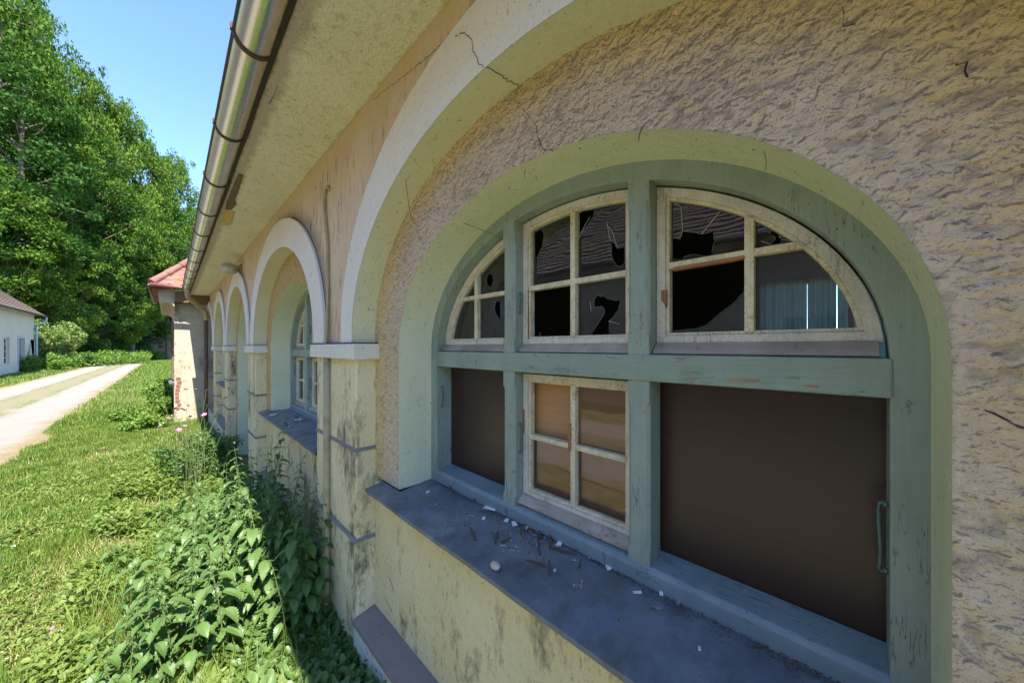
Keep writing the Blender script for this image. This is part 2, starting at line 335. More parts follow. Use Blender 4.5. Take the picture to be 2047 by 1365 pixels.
M['dark'] = simple('dark_brown_coat', (.035, .028, .02), .95)
M['bead'] = simple('gutter_bead', (.05, .05, .05), .5, .6)
M['crack'] = simple('crack_shadow', (.03, .025, .02), 1, bump=0)
M['web'] = simple('cobweb', (.12, .10, .08), 1, bump=0)
M['iron'] = simple('painted_iron', (.10, .17, .15), .5, .2)
M['board'] = None
def board_mat():
    n = NT('dark_brown_board'); g = n.noise(n.map((2, 1.2, 26)), 3, 5, .6)
    col = n.mix(n.ramp(g, [(.3, 0.0), (.7, 1.0)]), (.030, .0145, .010), (.040, .021, .014))
    return n.done(col, .30, n.bump(g, .06, .001), Specular_IOR_Level=.45)
M['board'] = board_mat()
def ply_mat():
    n = NT('plywood'); g = n.noise(n.map((4, 1.4, 60)), 3, 5, .65, .6)
    col = n.mix(n.ramp(g, [(.3, 0.0), (.7, 1.0)]), (.40, .20, .08), (.50, .27, .115)); return n.done(col, .6, n.bump(g, .15, .001))
M['ply'] = ply_mat()
def glass_mat(name, ior=1.65, dust=.03, tint=(.9, .93, .92)):
    n = NT(name); n.n.remove(n.bsdf)
    f = n.n.new('ShaderNodeFresnel'); f.inputs[0].default_value = ior
    g = n.n.new('ShaderNodeBsdfGlossy'); g.inputs['Roughness'].default_value = .015; g.inputs[0].default_value = (.95, .97, 1, 1)
    bp_ = n.bump(n.noise(n.map((4, 4, 7)), 2.5, 1), .02, .01); n.l.new(bp_, g.inputs['Normal'])
    t = n.n.new('ShaderNodeBsdfTransparent'); t.inputs[0].default_value = (*tint, 1)
    d = n.n.new('ShaderNodeBsdfDiffuse'); d.inputs[0].default_value = (.42, .40, .36, 1)
    m1 = n.n.new('ShaderNodeMixShader'); m2 = n.n.new('ShaderNodeMixShader')
    dm = n.math('ADD', n.ramp(n.noise(n.obj, 14, 6, .75), [(.45, dust), (.75, dust*4)]), n.ramp(n.vor(n.obj, 160), [(.1, .25), (.16, 0.0)]), clamp=True)
    n.l.new(dm, m1.inputs[0]); n.l.new(t.outputs[0], m1.inputs[1]); n.l.new(d.outputs[0], m1.inputs[2])
    n.l.new(f.outputs[0], m2.inputs[0]); n.l.new(m1.outputs[0], m2.inputs[1]); n.l.new(g.outputs[0], m2.inputs[2])
    n.l.new(m2.outputs[0], n.out.inputs[0]); return n.m
M['glass'] = glass_mat('old_window_glass')
M['gglint'] = simple('broken_edge_glint', (.22, .26, .24), .3, bump=0)  # pale tone paints the highlight along the broken pane edges
M['shard'] = glass_mat('glass_shard', 2.0, .30, (.75, .85, .83))
def leaf_mat(name, a, b, trans=.4, rough=.5, sc=6, backmul=1.3, use_rand=True, spec=.35):
    n = NT(name); fac = n.noise(n.obj, sc, 4, .6)
    if use_rand:
        oi = n.n.new('ShaderNodeObjectInfo'); fac = n.math('ADD', n.math('MULTIPLY', fac, .8), n.math('MULTIPLY', oi.outputs['Random'], .2))
    col = n.mix(n.ramp(fac, [(.3, 0.0), (.68, 1.0)]), a, b)
    n._set(n.bsdf.inputs['Base Color'], col); n.bsdf.inputs['Roughness'].default_value = rough; n.bsdf.inputs['Specular IOR Level'].default_value = spec
    t = n.n.new('ShaderNodeBsdfTranslucent'); c2 = n.mix(1.0, col, (min(1, backmul*1.1), backmul, backmul*.45), 'MULTIPLY'); n.l.new(c2, t.inputs[0])
    m = n.n.new('ShaderNodeMixShader'); m.inputs[0].default_value = trans; n.l.new(n.bsdf.outputs[0], m.inputs[1]); n.l.new(t.outputs[0], m.inputs[2]); n.l.new(m.outputs[0], n.out.inputs[0])
    return n.m
M['leafA'] = leaf_mat('maple_leaves', (.04, .10, .012), (.125, .205, .028), sc=.45, rough=.7, spec=.12, trans=.28)
M['leafB'] = leaf_mat('ash_leaves', (.022, .07, .012), (.07, .14, .022), sc=.45, rough=.7, spec=.12, trans=.25)
M['nettle'] = leaf_mat('nettle_leaves', (.07, .14, .035), (.125, .20, .06), sc=9, trans=.3, rough=.42)
M['stem'] = simple('green_stem', (.12, .16, .05), .6)
M['grassm'] = leaf_mat('grass_blades', (.085, .165, .02), (.175, .235, .04), sc=3, trans=.35, use_rand=False)
M['dry'] = leaf_mat('dry_straw', (.36, .29, .13), (.50, .41, .21), sc=3, trans=.2, use_rand=False)
M['weed'] = leaf_mat('weed_leaves', (.09, .155, .025), (.19, .25, .055), sc=5, trans=.35, use_rand=False)
M['bushl'] = leaf_mat('bush_leaves', (.10, .19, .03), (.20, .30, .06), sc=3)
M['bark'] = simple('bark', (.10, .08, .06), .9, sc=8, bump=.6, bd=.03)
M['pink'] = simple('pink_petals', (.62, .16, .33), .6, bump=0)
M['yellow'] = simple('yellow_petals', (.75, .55, .04), .6, bump=0)
M['daisy'] = simple('white_petals', (.8, .8, .78), .6, bump=0)

def ell(t0, z0, a, b, th0, th1, n):     # th from 0 (+t side) over the top to pi (-t side)
    return [(t0+a*cos(th0+(th1-th0)*i/n), z0+b*sin(th0+(th1-th0)*i/n)) for i in range(n+1)]
def UP(p): return (p[0], p[1]+H)
# wall planes (distance of each plane from the camera, along +X)
XF, XN, XW = .68, .78, .955
SOF = 1.18
ZG = -H-.25

# ================================================================ THE ARCADED BUILDING
B = empty('arcaded_building', (.68, 4, 0), 'long low building with blind arches, lime soffit and arched windows along the right', 'building')
# bays: centre, inner a, outer a, kind, window half width
bays = [dict(c=.735, ai=1.07, ao=1.22, kind='win', wc=.716, wa=.817, bi=.775, bo=.99),
        dict(c=3.55, ai=1.09, ao=1.30, kind='win', wc=3.55, wa=.86, bi=.79, bo=1.0),
        dict(c=6.10, ai=.96, ao=1.13, kind='door', wc=6.08, wa=.78, bi=.79, bo=.97),
        dict(c=8.34, ai=.84, ao=1.00, kind='win', wc=8.34, wa=.66, bi=.79, bo=.97),
        dict(c=10.45, ai=.90, ao=1.03, kind='win', wc=10.4, wa=.66, bi=.79, bo=.97)]
T0, T1 = -3.2, 12.0
piers = [(-.98, bays[0]['c']-1.085)]
for i in range(4):
    piers.append((bays[i]['c']+bays[i]['ai']-.005, bays[i+1]['c']-bays[i+1]['ai']+.005))
piers[1] = (1.798, 2.452)
piers.append((11.4, 12.0))
# upper wall face with arch cut-outs
top = SOF+.1
poly = [(T0, .0)]
for b in bays:
    poly += [(b['c']-b['ai'], 0)] + ell(b['c'], .05, b['ai'], b['bi'], pi, 0, 48) + [(b['c']+b['ai'], 0)]
poly += [(T1, 0), (T1, top), (T0, top)]
mb = MB(); mb.prism(poly, XF, XF+.004, caps=(True, False), sides=False); mb.build('upper_wall', M['wall'], B, dz=H)
# niche back walls
def opening(b, n=48):
    zb = -1.72 if b['kind'] == 'door' else -.68
    zz = -.02
    return [(b['wc']-b['wa'], zb)] + ell(b['wc'], zz, b['wa'], .59, pi, 0, n) + [(b['wc']+b['wa'], zb)]
def vnoise(x, y, seed=0):
    r = np.random.RandomState(seed); G = r.uniform(-1, 1, (64, 64)); xi = np.floor(x).astype(int); yi = np.floor(y).astype(int); fx = x-xi; fy = y-yi
    fx = fx*fx*fx*(fx*(fx*6-15)+10); fy = fy*fy*fy*(fy*(fy*6-15)+10); g = lambda a, c: G[a % 64, c % 64]
    return (g(xi, yi)*(1-fx)+g(xi+1, yi)*fx)*(1-fy)+(g(xi, yi+1)*(1-fx)+g(xi+1, yi+1)*fx)*fy
def rough_wall(b, lo, hi):
    """roughcast of the near niche: a fine grid with real lumps and pits"""
    lo = -.60
    arc = [(b['wc']+b['wa'], -.68+.66*k/60) for k in range(60)]+ell(b['wc'], -.02, b['wa'], .59, 0, pi, 520)+[(b['wc']-b['wa'], -.02-.66*(k+1)/60) for k in range(60)]
    nU = len(arc); nV = 95; V = np.zeros((nU, nV, 2))
    for k, (t, z) in enumerate(arc):
        if k < 60: q = (hi, z)
        elif k >= nU-60: q = (lo, z)
        else:
            dx, dz_ = t-b['wc'], (z+.02)*1.35; best = 9
            for lim, d_ in ((hi-b['wc'], dx), (b['wc']-lo, -dx)):
                if d_ > 1e-6: best = min(best, lim/d_)
            if dz_ > 1e-6: best = min(best, (1.05+.02)*1.35/dz_)
            q = (b['wc']+dx*best, -.02+dz_*best/1.35)
        for j in range(nV):
            v = (j/(nV-1))**1.0; V[k, j] = (t+(q[0]-t)*v, z+(q[1]-z)*v)
    T = V[..., 0]; Z = V[..., 1]; a_ = .28; tr = T; zr = Z
    wx = vnoise(T*14, Z*14, 3)*.012; tr = tr+wx; zr = zr+vnoise(T*14, Z*14, 4)*.010
    n1 = vnoise(tr*42+9, zr*70+9, 11); n2 = vnoise(tr*90, zr*150, 12); n3 = vnoise(tr*170, zr*230, 13); n0 = vnoise(T*9, Z*9, 14)
    rid = .6-2.2*np.abs(vnoise(tr*34+40, zr*60+40, 15))
    hgt = n1*.5+n2*.5+n3*.28+rid*.45+n0*.15
    edge = np.clip(np.minimum(np.arange(nV)[None, :]/6.0, 1), 0, 1)*np.ones((nU, 1))
    X = XN+.001-(hgt*.0045+.001)*edge
    soft = np.clip((T-1.35)/.2, 0, 1); X = X*(1-soft*.5)+(XN)*(soft*.5)
    P = np.stack([X-.68, T-4, Z+H], -1).reshape(-1, 3)
    idx = np.arange(nU*nV).reshape(nU, nV); F = np.stack([idx[:-1, :-1].ravel(), idx[:-1, 1:].ravel(), idx[1:, 1:].ravel(), idx[1:, :-1].ravel()], 1)
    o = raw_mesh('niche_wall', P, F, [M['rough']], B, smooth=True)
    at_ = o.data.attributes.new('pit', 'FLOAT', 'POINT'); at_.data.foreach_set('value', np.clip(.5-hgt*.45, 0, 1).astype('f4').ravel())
for i, b in enumerate(bays):
    o = opening(b)
    rect = [(b['c']-1.35 if i == 0 else b['c']-b['ai']-.05, -.0), (b['c']+b['ai']+.05, 0), (b['c']+b['ai']+.05, 1.05), (b['c']-b['ai']-.05, 1.05)]
    lo, hi = b['c']-b['ai']-.15, b['c']+b['ai']+.15
    if b['kind'] == 'door':
        outline = [(lo, ZG), (b['wc']-b['wa'], ZG)]+o[1:-1]+[(b['wc']+b['wa'], ZG), (hi, ZG), (hi, 1.05), (lo, 1.05)]
        mb = MB(); mb.prism(outline, XN, XN+.01, caps=(True, False), sides=False); mb.build('niche_wall', M['niche'], B, dz=H)
    else:
        # upper roughcast and, below the sill, the yellow apron
        ol = [(lo, -.68), (b['wc']-b['wa'], -.68)]+o[1:-1]+[(b['wc']+b['wa'], -.68), (hi, -.68), (hi, 1.05), (lo, 1.05)]
        if i: mb = MB(); mb.prism(ol, XN, XN+.01, caps=(True, False), sides=False); mb.build('niche_wall', M['niche'], B, dz=H)
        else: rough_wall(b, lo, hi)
        mb = MB(); mb.box(XN-.003, XN+.02, lo, hi, ZG, -.705); mb.build('apron', M['apron'], B, dz=H)
    # window reveal
    rv = o if b['kind'] == 'win' else [(b['wc']-b['wa'], ZG)]+o[1:-1]+[(b['wc']+b['wa'], ZG)]
    mb = MB(); mb.strip([(XN-.002, p[0], p[1]) for p in rv], [(XW+.01, p[0], p[1]) for p in rv]); mb.build('window_reveal', M['reveal'], B, smooth=True, dz=H)
    # intrados of the blind arch
    it = [(b['c']-b['ai'], -.0)]+ell(b['c'], .05, b['ai'], b['bi'], pi, 0, 48)+[(b['c']+b['ai'], 0)]
    mb = MB(); mb.strip([(XF-.019, p[0], p[1]) for p in it], [(XN+.005, p[0], p[1]) for p in it]); mb.build('arch_soffit', M['intrados'], B, smooth=True, dz=H)
    # raised white band
    inn = it; out = [(b['c']+.01-b['ao'], 0)]+ell(b['c']+.01, .07, b['ao'], b['bo'], pi, 0, 48)+[(b['c']+.01+b['ao'], 0)]
    mb = MB()
    n = len(inn); jit = [rnd.uniform(-.0022, .0022) for _ in range(n)]
    F = [(XF-.02, p[0]+jit[k], p[1]+jit[-k]) for k, p in enumerate(out)]; G = [(XF-.02, p[0], p[1]) for p in inn]; S = [(XF+.003, p[0]+jit[k], p[1]+jit[-k]) for k, p in enumerate(out)]
    K = [(XF+.003, p[0], p[1]) for p in inn]
    mb.strip(F, G); mb.strip(F, S)
    o2 = mb.build('arch_band', M['white'], B, dz=H, bevel=.004)
    # dark line along the outer edge of the band
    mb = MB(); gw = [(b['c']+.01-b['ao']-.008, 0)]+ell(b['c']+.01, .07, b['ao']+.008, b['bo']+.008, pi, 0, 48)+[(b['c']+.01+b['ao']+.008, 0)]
    mb.strip([(XF-.0015, p[0], p[1]) for p in out], [(XF-.0015, p[0], p[1]) for p in gw]); mb.build('band_outline', M['dark'], B, dz=H)
# piers, imposts, ledges
for i, (p0, p1) in enumerate(piers):
    m0, m1 = (p0, p1)
    mb = MB(); mb.box(XF, XN+.05, p0, p1, -.964, -.05); mb.box(XF+.004, XN+.05, p0+.003, p1-.003, ZG, -.964)
    mb.build('pier', M['pier'], B, dz=H, bevel=.008, seg=3)
    mb = MB(); mb.box(XF-.03, XN+.02, p0-.04, p1+.04, -.062, .018); mb.build('impost', M['whitegrey'], B, dz=H, bevel=.005)
    mb = MB(); mb.box(XF-.028, XN+.01, p0-.036, p1+.036, .018, .024); mb.build('impost_top', M['dark'], B, dz=H)
    for zz in (-.535, -1.0):
        mb = MB(); e = .010
        A = [(XF-.001, p0-.001), (XN, p0-.001)]
        mb.add([(XF-e, p0-e, zz), (XF-e, p1+e, zz), (XF-.0005, p1, zz+.017), (XF-.0005, p0, zz+.017), (XF, p0, zz-.004), (XF, p1, zz-.004)], [(0,1,2,3), (0,4,5,1)])
        mb.add([(XF-e, p0-e, zz), (XN, p0-e, zz), (XN, p0, zz+.017), (XF-.0005, p0, zz+.017), (XF, p0, zz-.004), (XN, p0, zz-.004)], [(0,1,2,3), (0,4,5,1)])
        mb.build('pier_ledge', M['ledge'], B, dz=H)
# plinth in the niches
for i, b in enumerate(bays):
    if b['kind'] == 'door': continue
    lo = piers[i][1]; hi = piers[i+1][0]
    mb = MB(); mb.add([(XF-.02, lo, -1.385), (XF-.02, hi, -1.385), (XN+.01, hi, -1.36), (XN+.01, lo, -1.36),
                       (XF-.02, lo, -1.405), (XF-.02, hi, -1.405)], [(0,1,2,3), (0,4,5,1)]); mb.build('plinth_cap', M['cap'], B, dz=H)
    mb = MB(); mb.box(XF-.012, XN+.01, lo, hi, ZG, -1.404); mb.build('plinth', M['plinth'], B, dz=H)
# soffit, fascia, roof
def sofx(t): return .292+.0045*max(t, 0)
mb = MB()
ts = [T0+(10.6-T0)*k/60 for k in range(61)]
mb.strip([(sofx(t)+rnd.uniform(-.003, .003), t, SOF+rnd.uniform(-.003, .003)) for t in ts], [(XF+.01, t, SOF) for t in ts]); mb.build('eave_soffit', M['soffit'], B, dz=H)
mb = MB(); mb.strip([(sofx(t)-.001, t, SOF-.001) for t in ts], [(sofx(t)-.012, t, SOF+.09) for t in ts]); mb.build('fascia', M['dark'], B, dz=H)
mb = MB(); mb.strip([(sofx(t)-.02, t, SOF-.004) for t in ts], [(sofx(t)+.010+rnd.uniform(0, .006), t, SOF-.004) for t in ts]); mb.build('fascia_edge', M['dark'], B, dz=H)
def tile_mat(name, a, b):
    n = NT(name); col = n.mix(n.ramp(n.noise(n.obj, 3.5, 5, .7), [(.35, 0.0), (.65, 1.0)]), a, b)
    vc = n.vor(n.map((1, 1, 1)), 5, out='Color'); col = n.mix(.3, col, vc, 'MULTIPLY')
    return n.done(col, .85, n.bump(n.noise(n.obj, 40, 4), .4, .006))
M['tile'] = tile_mat('red_roof_tiles', (.19, .085, .06), (.28, .14, .10))
M['oldtile'] = tile_mat('old_brown_tiles', (.19, .135, .115), (.28, .20, .17))
mb = MB(); mb.add([(.24, T0, SOF+.09), (.27, 10.3, SOF+.09), (4.6, 12, 4.6), (4.6, T0, 4.6)], [(0,1,2,3)])
mb.add([(8.9, T0, SOF+.09), (8.9, 12, SOF+.09), (4.6, 12, 4.6), (4.6, T0, 4.6)], [(0,1,2,3)])
mb.add([(.68, T0, SOF), (8.5, T0, SOF), (4.6, T0, 4.6)], [(0,1,2)]); mb.add([(.68, 12, SOF), (8.5, 12, SOF), (4.6, 12, 4.6)], [(0,1,2)])
mb.build('roof', M['tile'], B, dz=H)
# interior: floor, back wall with its own window, side walls
M['inner'] = simple('dark_interior', (.06, .055, .05), .9)
mb = MB()
mb.add([(1.02, T0, ZG+.3), (5.0, T0, ZG+.3), (5.0, 12, ZG+.3), (1.02, 12, ZG+.3)], [(0,1,2,3)])
mb.add([(XN+.02, T0, SOF+.02), (5.0, T0, SOF+.02), (5.0, 12, SOF+.02), (XN+.02, 12, SOF+.02)], [(0,1,2,3)])
mb.add([(XF, T0, ZG), (8.5, T0, ZG), (8.5, T0, SOF+.1), (XF, T0, SOF+.1)], [(0,1,2,3)])
mb.add([(1.02, 12, ZG), (8.5, 12, ZG), (8.5, 12, SOF+.1), (1.02, 12, SOF+.1)], [(0,1,2,3)])
mb.add([(1.02, 2.15, ZG), (5, 2.15, ZG), (5, 2.15, SOF+.02), (1.02, 2.15, SOF+.02)], [(0,1,2,3)])
mb.hole([(T0, ZG), (12, ZG), (12, SOF+.02), (T0, SOF+.02)], [[(-.75, -.9), (.72, -.9), (.72, .70), (-.75, .70)]], 5.0)
mb.build('interior', M['inner'], B, dz=H)
# curtain before the far window
def curtain_mat():
    n = NT('blue_net_curtain'); n._set(n.bsdf.inputs['Base Color'], (.28, .42, .5)); t = n.n.new('ShaderNodeBsdfTranslucent'); t.inputs[0].default_value = (.16, .27, .34, 1)
    m = n.n.new('ShaderNodeMixShader'); m.inputs[0].default_value = .6; n.l.new(n.bsdf.outputs[0], m.inputs[1]); n.l.new(t.outputs[0], m.inputs[2]); n.l.new(m.outputs[0], n.out.inputs[0]); return n.m
M['curtain'] = curtain_mat()
cu = MB()
for seg in ((-.8, .10), (.107, .335), (.339, .76)):
    k = 40; A = []; Bm = []
    for j in range(k+1):
        t = seg[0]+(seg[1]-seg[0])*j/k; x = 4.9+.02*sin(t*75)+.012*sin(t*33+1)
        A.append((x, t, -1.2)); Bm.append((x, t, .74))
    cu.strip(A, Bm)
tag(cu.build('curtain', M['curtain'], None, smooth=True, dz=H), 'pale blue curtain hanging deep inside behind the right upper pane', 'curtain')
mb = MB(); mb.box(4.84, 4.88, -.8, .8, .16, .19); mb.box(4.84, 4.88, -.02, .02, -1, .9); mb.build('far_window_frame', M['teal'], B, dz=H)

# gutter
Gp = empty('tmp', (0, 0, 0), None, None); bpy.data.objects.remove(Gp)
def gx(t): return .236+.0042*t
GR = .063; GZ = SOF+.038
mb = MB(); sec = []
for t in [-3.2+k*(9.62+3.2)/40 for k in range(41)]:
    sec.append([(gx(t)+GR*cos(a), t, GZ-GR*sin(a)-.0012*t) for a in [pi*j/20 for j in range(21)]])
for a, b_ in zip(sec, sec[1:]): mb.strip(a, b_)
mb.add(sec[-1], [tuple(range(21))])
gut = mb.build('gutter', M['zinc'], B, smooth=True, dz=H)
mb = MB(); mb.tube([(gx(t)-GR, t, GZ+.002-.0012*t) for t in [-3.2+k*12.82/20 for k in range(21)]], .008, 8); mb.build('gutter_bead', M['bead'], gut, smooth=True, dz=H)
mb = MB(); mb.tube([(gx(t)+GR-.004, t, GZ+.002-.0012*t) for t in (-3.2, 9.62)], .006, 6); mb.build('gutter_back_edge', M['bead'], gut, dz=H)
for k in range(17):
    t = .13+.775*k-1.55
    if t > 9.6: break
    mb = MB(); A = []; Bq = []
    for j in range(19):
        a = pi*j/18*1.0; r = GR+.0045
        A.append((gx(t)+r*cos(a), t-.011, GZ-r*sin(a)-.0012*t)); Bq.append((gx(t)+r*cos(a), t+.011, GZ-r*sin(a)-.0012*t))
    A2 = [(gx(t)+(p[0]-gx(t))*.93, p[1], GZ+(p[2]-GZ)*.93) for p in A]; B2 = [(gx(t)+(p[0]-gx(t))*.93, p[1], GZ+(p[2]-GZ)*.93) for p in Bq]
    mb.strip(A, Bq); mb.strip(A, A2); mb.strip(Bq, B2)
    mb.box(gx(t)-GR-.012, gx(t)-GR+.004, t-.009, t+.009, GZ-.004, GZ+.02)
    mb.build('gutter_bracket', M['rust'], gut, dz=H)
# downpipe elbow at the gutter's end
M['pipe'] = simple('cream_pipe', (.36, .30, .17), .6, sc=9)
pts = [(gx(9.4), 9.35, GZ-.02), (gx(9.4), 9.36, GZ-.13), (gx(9.4)+.02, 9.42, GZ-.22), (gx(9.4)+.12, 9.65, GZ-.30), (.52, 10.0, GZ-.36), (.60, 10.25, GZ-.40), (.62, 10.45, GZ-.47), (.62, 10.5, GZ-.6), (.62, 10.5, ZG+.2)]
def smooth_path(P, k=6):
    P = [Vector(p) for p in P]; out = []
    for i in range(len(P)-1):
        p0, p1, p2, p3 = P[max(i-1, 0)], P[i], P[i+1], P[min(i+2, len(P)-1)]
        for j in range(k):
            t = j/k; out.append(.5*((2*p1)+(p2-p0)*t+(2*p0-5*p1+4*p2-p3)*t*t+(3*p1-p0-3*p2+p3)*t**3))
    return out+[P[-1]]
mb = MB(); mb.tube(smooth_path(pts[:8]), .04, 12); mb.build('downpipe_elbow', M['pipe'], B, smooth=True, dz=H)
M['pipedark'] = simple('brown_pipe', (.13, .085, .05), .7, sc=9)
mb = MB(); mb.tube([(.62, 10.5, GZ-.58), (.62, 10.5, ZG+.2)], .038, 10); mb.build('downpipe', M['pipedark'], B, smooth=True, dz=H)
# conduit on the pier
mb = MB(); mb.tube(smooth_path([(XF-.004, 2.19, .93), (XF-.012, 2.215, .955), (XF-.012, 2.255, .93), (XF-.012, 2.262, .86), (XF-.012, 2.235, .74), (XF-.012, 2.205, .62), (XF-.012, 2.2, .4), (XF-.014, 2.2, .2), (XF-.022, 2.2, .02)]), .0085, 10)
mb.build('conduit', M['pipe'], B, smooth=True, dz=H)
mb = MB(); mb.tube([(XF-.016, 2.2, -.06), (XF-.018, 2.2, -.9), (XF-.02, 2.2, -1.2), (XF-.02, 2.2, ZG+.2)], .020, 12); mb.build('conduit_sleeve', M['pipe'], B, smooth=True, dz=H)
# globe lamp on the wall
mb = MB(); mb.ball((.555, 5.62, 1.0), .095, (1, 1, .78), 20, 12)
M['globe'] = simple('grey_glass_globe', (.42, .42, .36), .3, bump=0)
lamp = mb.build('wall_lamp', M['globe'], B, smooth=True, dz=H)
mb = MB(); mb.tube([(.63, 5.62, 1.02), (XF+.01, 5.62, 1.04)], [.022, .045], 12); mb.build('lamp_base', M['pipe'], lamp, smooth=True, dz=H)

# ---------------------------------------------------------------- windows
ZB = -.62   # top of the bottom rail
def clip_poly(poly, axis, val, keep_less):
    out = []; n = len(poly)
    for i in range(n):
        a, b = poly[i], poly[(i+1) % n]; ia = (a[axis] < val) == keep_less; ib = (b[axis] < val) == keep_less
        if ia: out.append(a)
        if ia != ib:
            t = (val-a[axis])/(b[axis]-a[axis]); out.append((a[0]+(b[0]-a[0])*t, a[1]+(b[1]-a[1])*t))
    return out
def light_shape(t0, t1, z0, wc, a, b, zc=-.02):
    """returns f(d): outline of the arched light between t0 and t1, inset by d"""
    def f(d):
        n = 120; q = [(wc+(a-d)*cos(2*pi*i/n), zc+(b-d)*sin(2*pi*i/n)) for i in range(n)]
        q = clip_poly(clip_poly(clip_poly(q, 0, t0+d, False), 0, t1-d, True), 1, z0+d, False)
        r = [q[0]]
        for p in q[1:]:
            if math.dist(p, r[-1]) > 1e-4: r.append(p)
        if math.dist(r[0], r[-1]) < 1e-4: r.pop()
        return r
    return f
def rect_shape(t0, t1, z0, z1): return lambda d: [(t0+d, z0+d), (t1-d, z0+d), (t1-d, z1-d), (t0+d, z1-d)]
def ring_poly(outer, inner, x0, x1):
    mb = MB(); mb.hole(outer, [inner], x0, x1); return mb
XS, XG = 1.003, 1.028        # sash front, glass
def sash(W, outline, tb, zb, holes={}, missing=(), wbar=None, glass=True, putty=True, simple_=False):
    """outline polygon, vertical bar at tb, horizontal bar at zb; four panes (row,col)"""
    inner = outline(.024); inner2 = outline(.033)
    s = ring_poly(outline(0), inner, XS, XS+.036).build('sash', M['sashwhite'], W, dz=H, bevel=.0015)
    mb = MB(); mb.hole(outline(.0235), [inner2], XS+.009, XS+.034)
    zs = [q[1] for q in inner2]; tq = [q[0] for q in inner2]; z0, z1 = min(zs), max(zs)
    # bars (clipped by the outline)
    bar = clip_poly(clip_poly(outline(.03), 0, tb-.010, False), 0, tb+.010, True)
    if len(bar) > 2: mb.prism(bar, XS+.004, XS+.033)
    if zb is not None:
        hb = clip_poly(clip_poly(outline(.03), 1, zb-.009, False), 1, zb+.009, True)
        if len(hb) > 2: mb.prism(hb, XS+.0045, XS+.0325)
    mb.build('glazing_bar', M['cream'], W, dz=H, bevel=.0015)
    if wbar:
        t0, t1, z = wbar; mb = MB()
        prof = [(XS+.005, .014), (XS-.006, .012), (XS-.03, -.010), (XS-.032, -.018), (XS-.02, -.022), (XS+.005, -.020)]
        mb.add([(x, t, z+dz_) for t in (t0, t1) for x, dz_ in prof], [(i, (i+1) % 6, (i+1) % 6+6, i+6) for i in range(6)]+[(0,1,2,3,4,5), (11,10,9,8,7,6)])
        mb.build('weather_bar', M['weatherbar'], W, dz=H, bevel=.002)
    if not glass: return
    for r_ in (0, 1):
        for c_ in (0, 1):
            if (r_, c_) in missing: continue
            q = clip_poly(inner2, 0, tb, c_ == 1); 
            if zb is not None: q = clip_poly(q, 1, zb, r_ == 1)
            elif r_ == 1: continue
            if len(q) < 3: continue
            # row 0 = above the bar; col 0 = larger t (left in the picture)
            xx = XG+rnd.uniform(-.0015, .0015); mb = MB()
            hs = holes.get((r_, c_), [])
            if hs == 'part': pass
            mb.hole(q, hs, xx)
            for h_ in hs:
                pts_ = []
                for a_, b_ in zip(h_, h_[1:]+h_[:1]):
                    for j in range(4): pts_.append((xx-.001, a_[0]+(b_[0]-a_[0])*j/4+rnd.uniform(-.0012, .0012), a_[1]+(b_[1]-a_[1])*j/4+rnd.uniform(-.0012, .0012)))
                eb = MB(); eb.tube(pts_+[pts_[0]], [rnd.uniform(.0002, .0009) for _ in range(len(pts_)+1)], 4); eb.build('glass_edge_glint', M['gglint'], W, dz=H)
            o = mb.build('pane', M['glass'], W, dz=H)
            o.rotation_euler = (0, 0, 0)
def hook(W, t, z, x=None, L=.06, side=-1):
    mb = MB(); x = XW+.03 if x is None else x; s = side*.012
    mb.tube(smooth_path([(x, t, z+L/2), (x, t+s, z+L/2), (x, t+s*1.1, z+L/4), (x, t+s*.9, z-L/4), (x, t+s, z-L/2), (x, t, z-L/2)], 4), .0032, 6)
    mb.ball((x, t+s*.3, z+L/2), .006, nu=8, nv=6); mb.ball((x, t+s*.3, z-L/2), .006, nu=8, nv=6)
    mb.build('window_hook', M['iron'], W, smooth=True, dz=H)
def chamfer_bar(t0, t1, z0, z1, x0, x1, c=.009, zc0=.05, zc1=.05):
    """vertical mullion whose front corners are chamfered except near its ends"""
    mb = MB(); zs = [z0, z0+zc0, z0+zc0+.012, z1-zc1-.012, z1-zc1, z1]; cs = [0.0006, .0006, c, c, .0006, .0006]
    rings = []
    for z, k in zip(zs, cs):
        rings.append([(x0, t0+k, z), (x0, t1-k, z), (x0+k, t1, z), (x1, t1, z), (x1, t0, z), (x0+k, t0, z)])
    vs = [p for r in rings for p in r]; n = 6
    fs = [(i*n+j, i*n+(j+1) % n, (i+1)*n+(j+1) % n, (i+1)*n+j) for i in range(len(zs)-1) for j in range(n)]+[tuple(range(n)), tuple(range(len(vs)-n, len(vs)))]
    return mb.add(vs, fs)
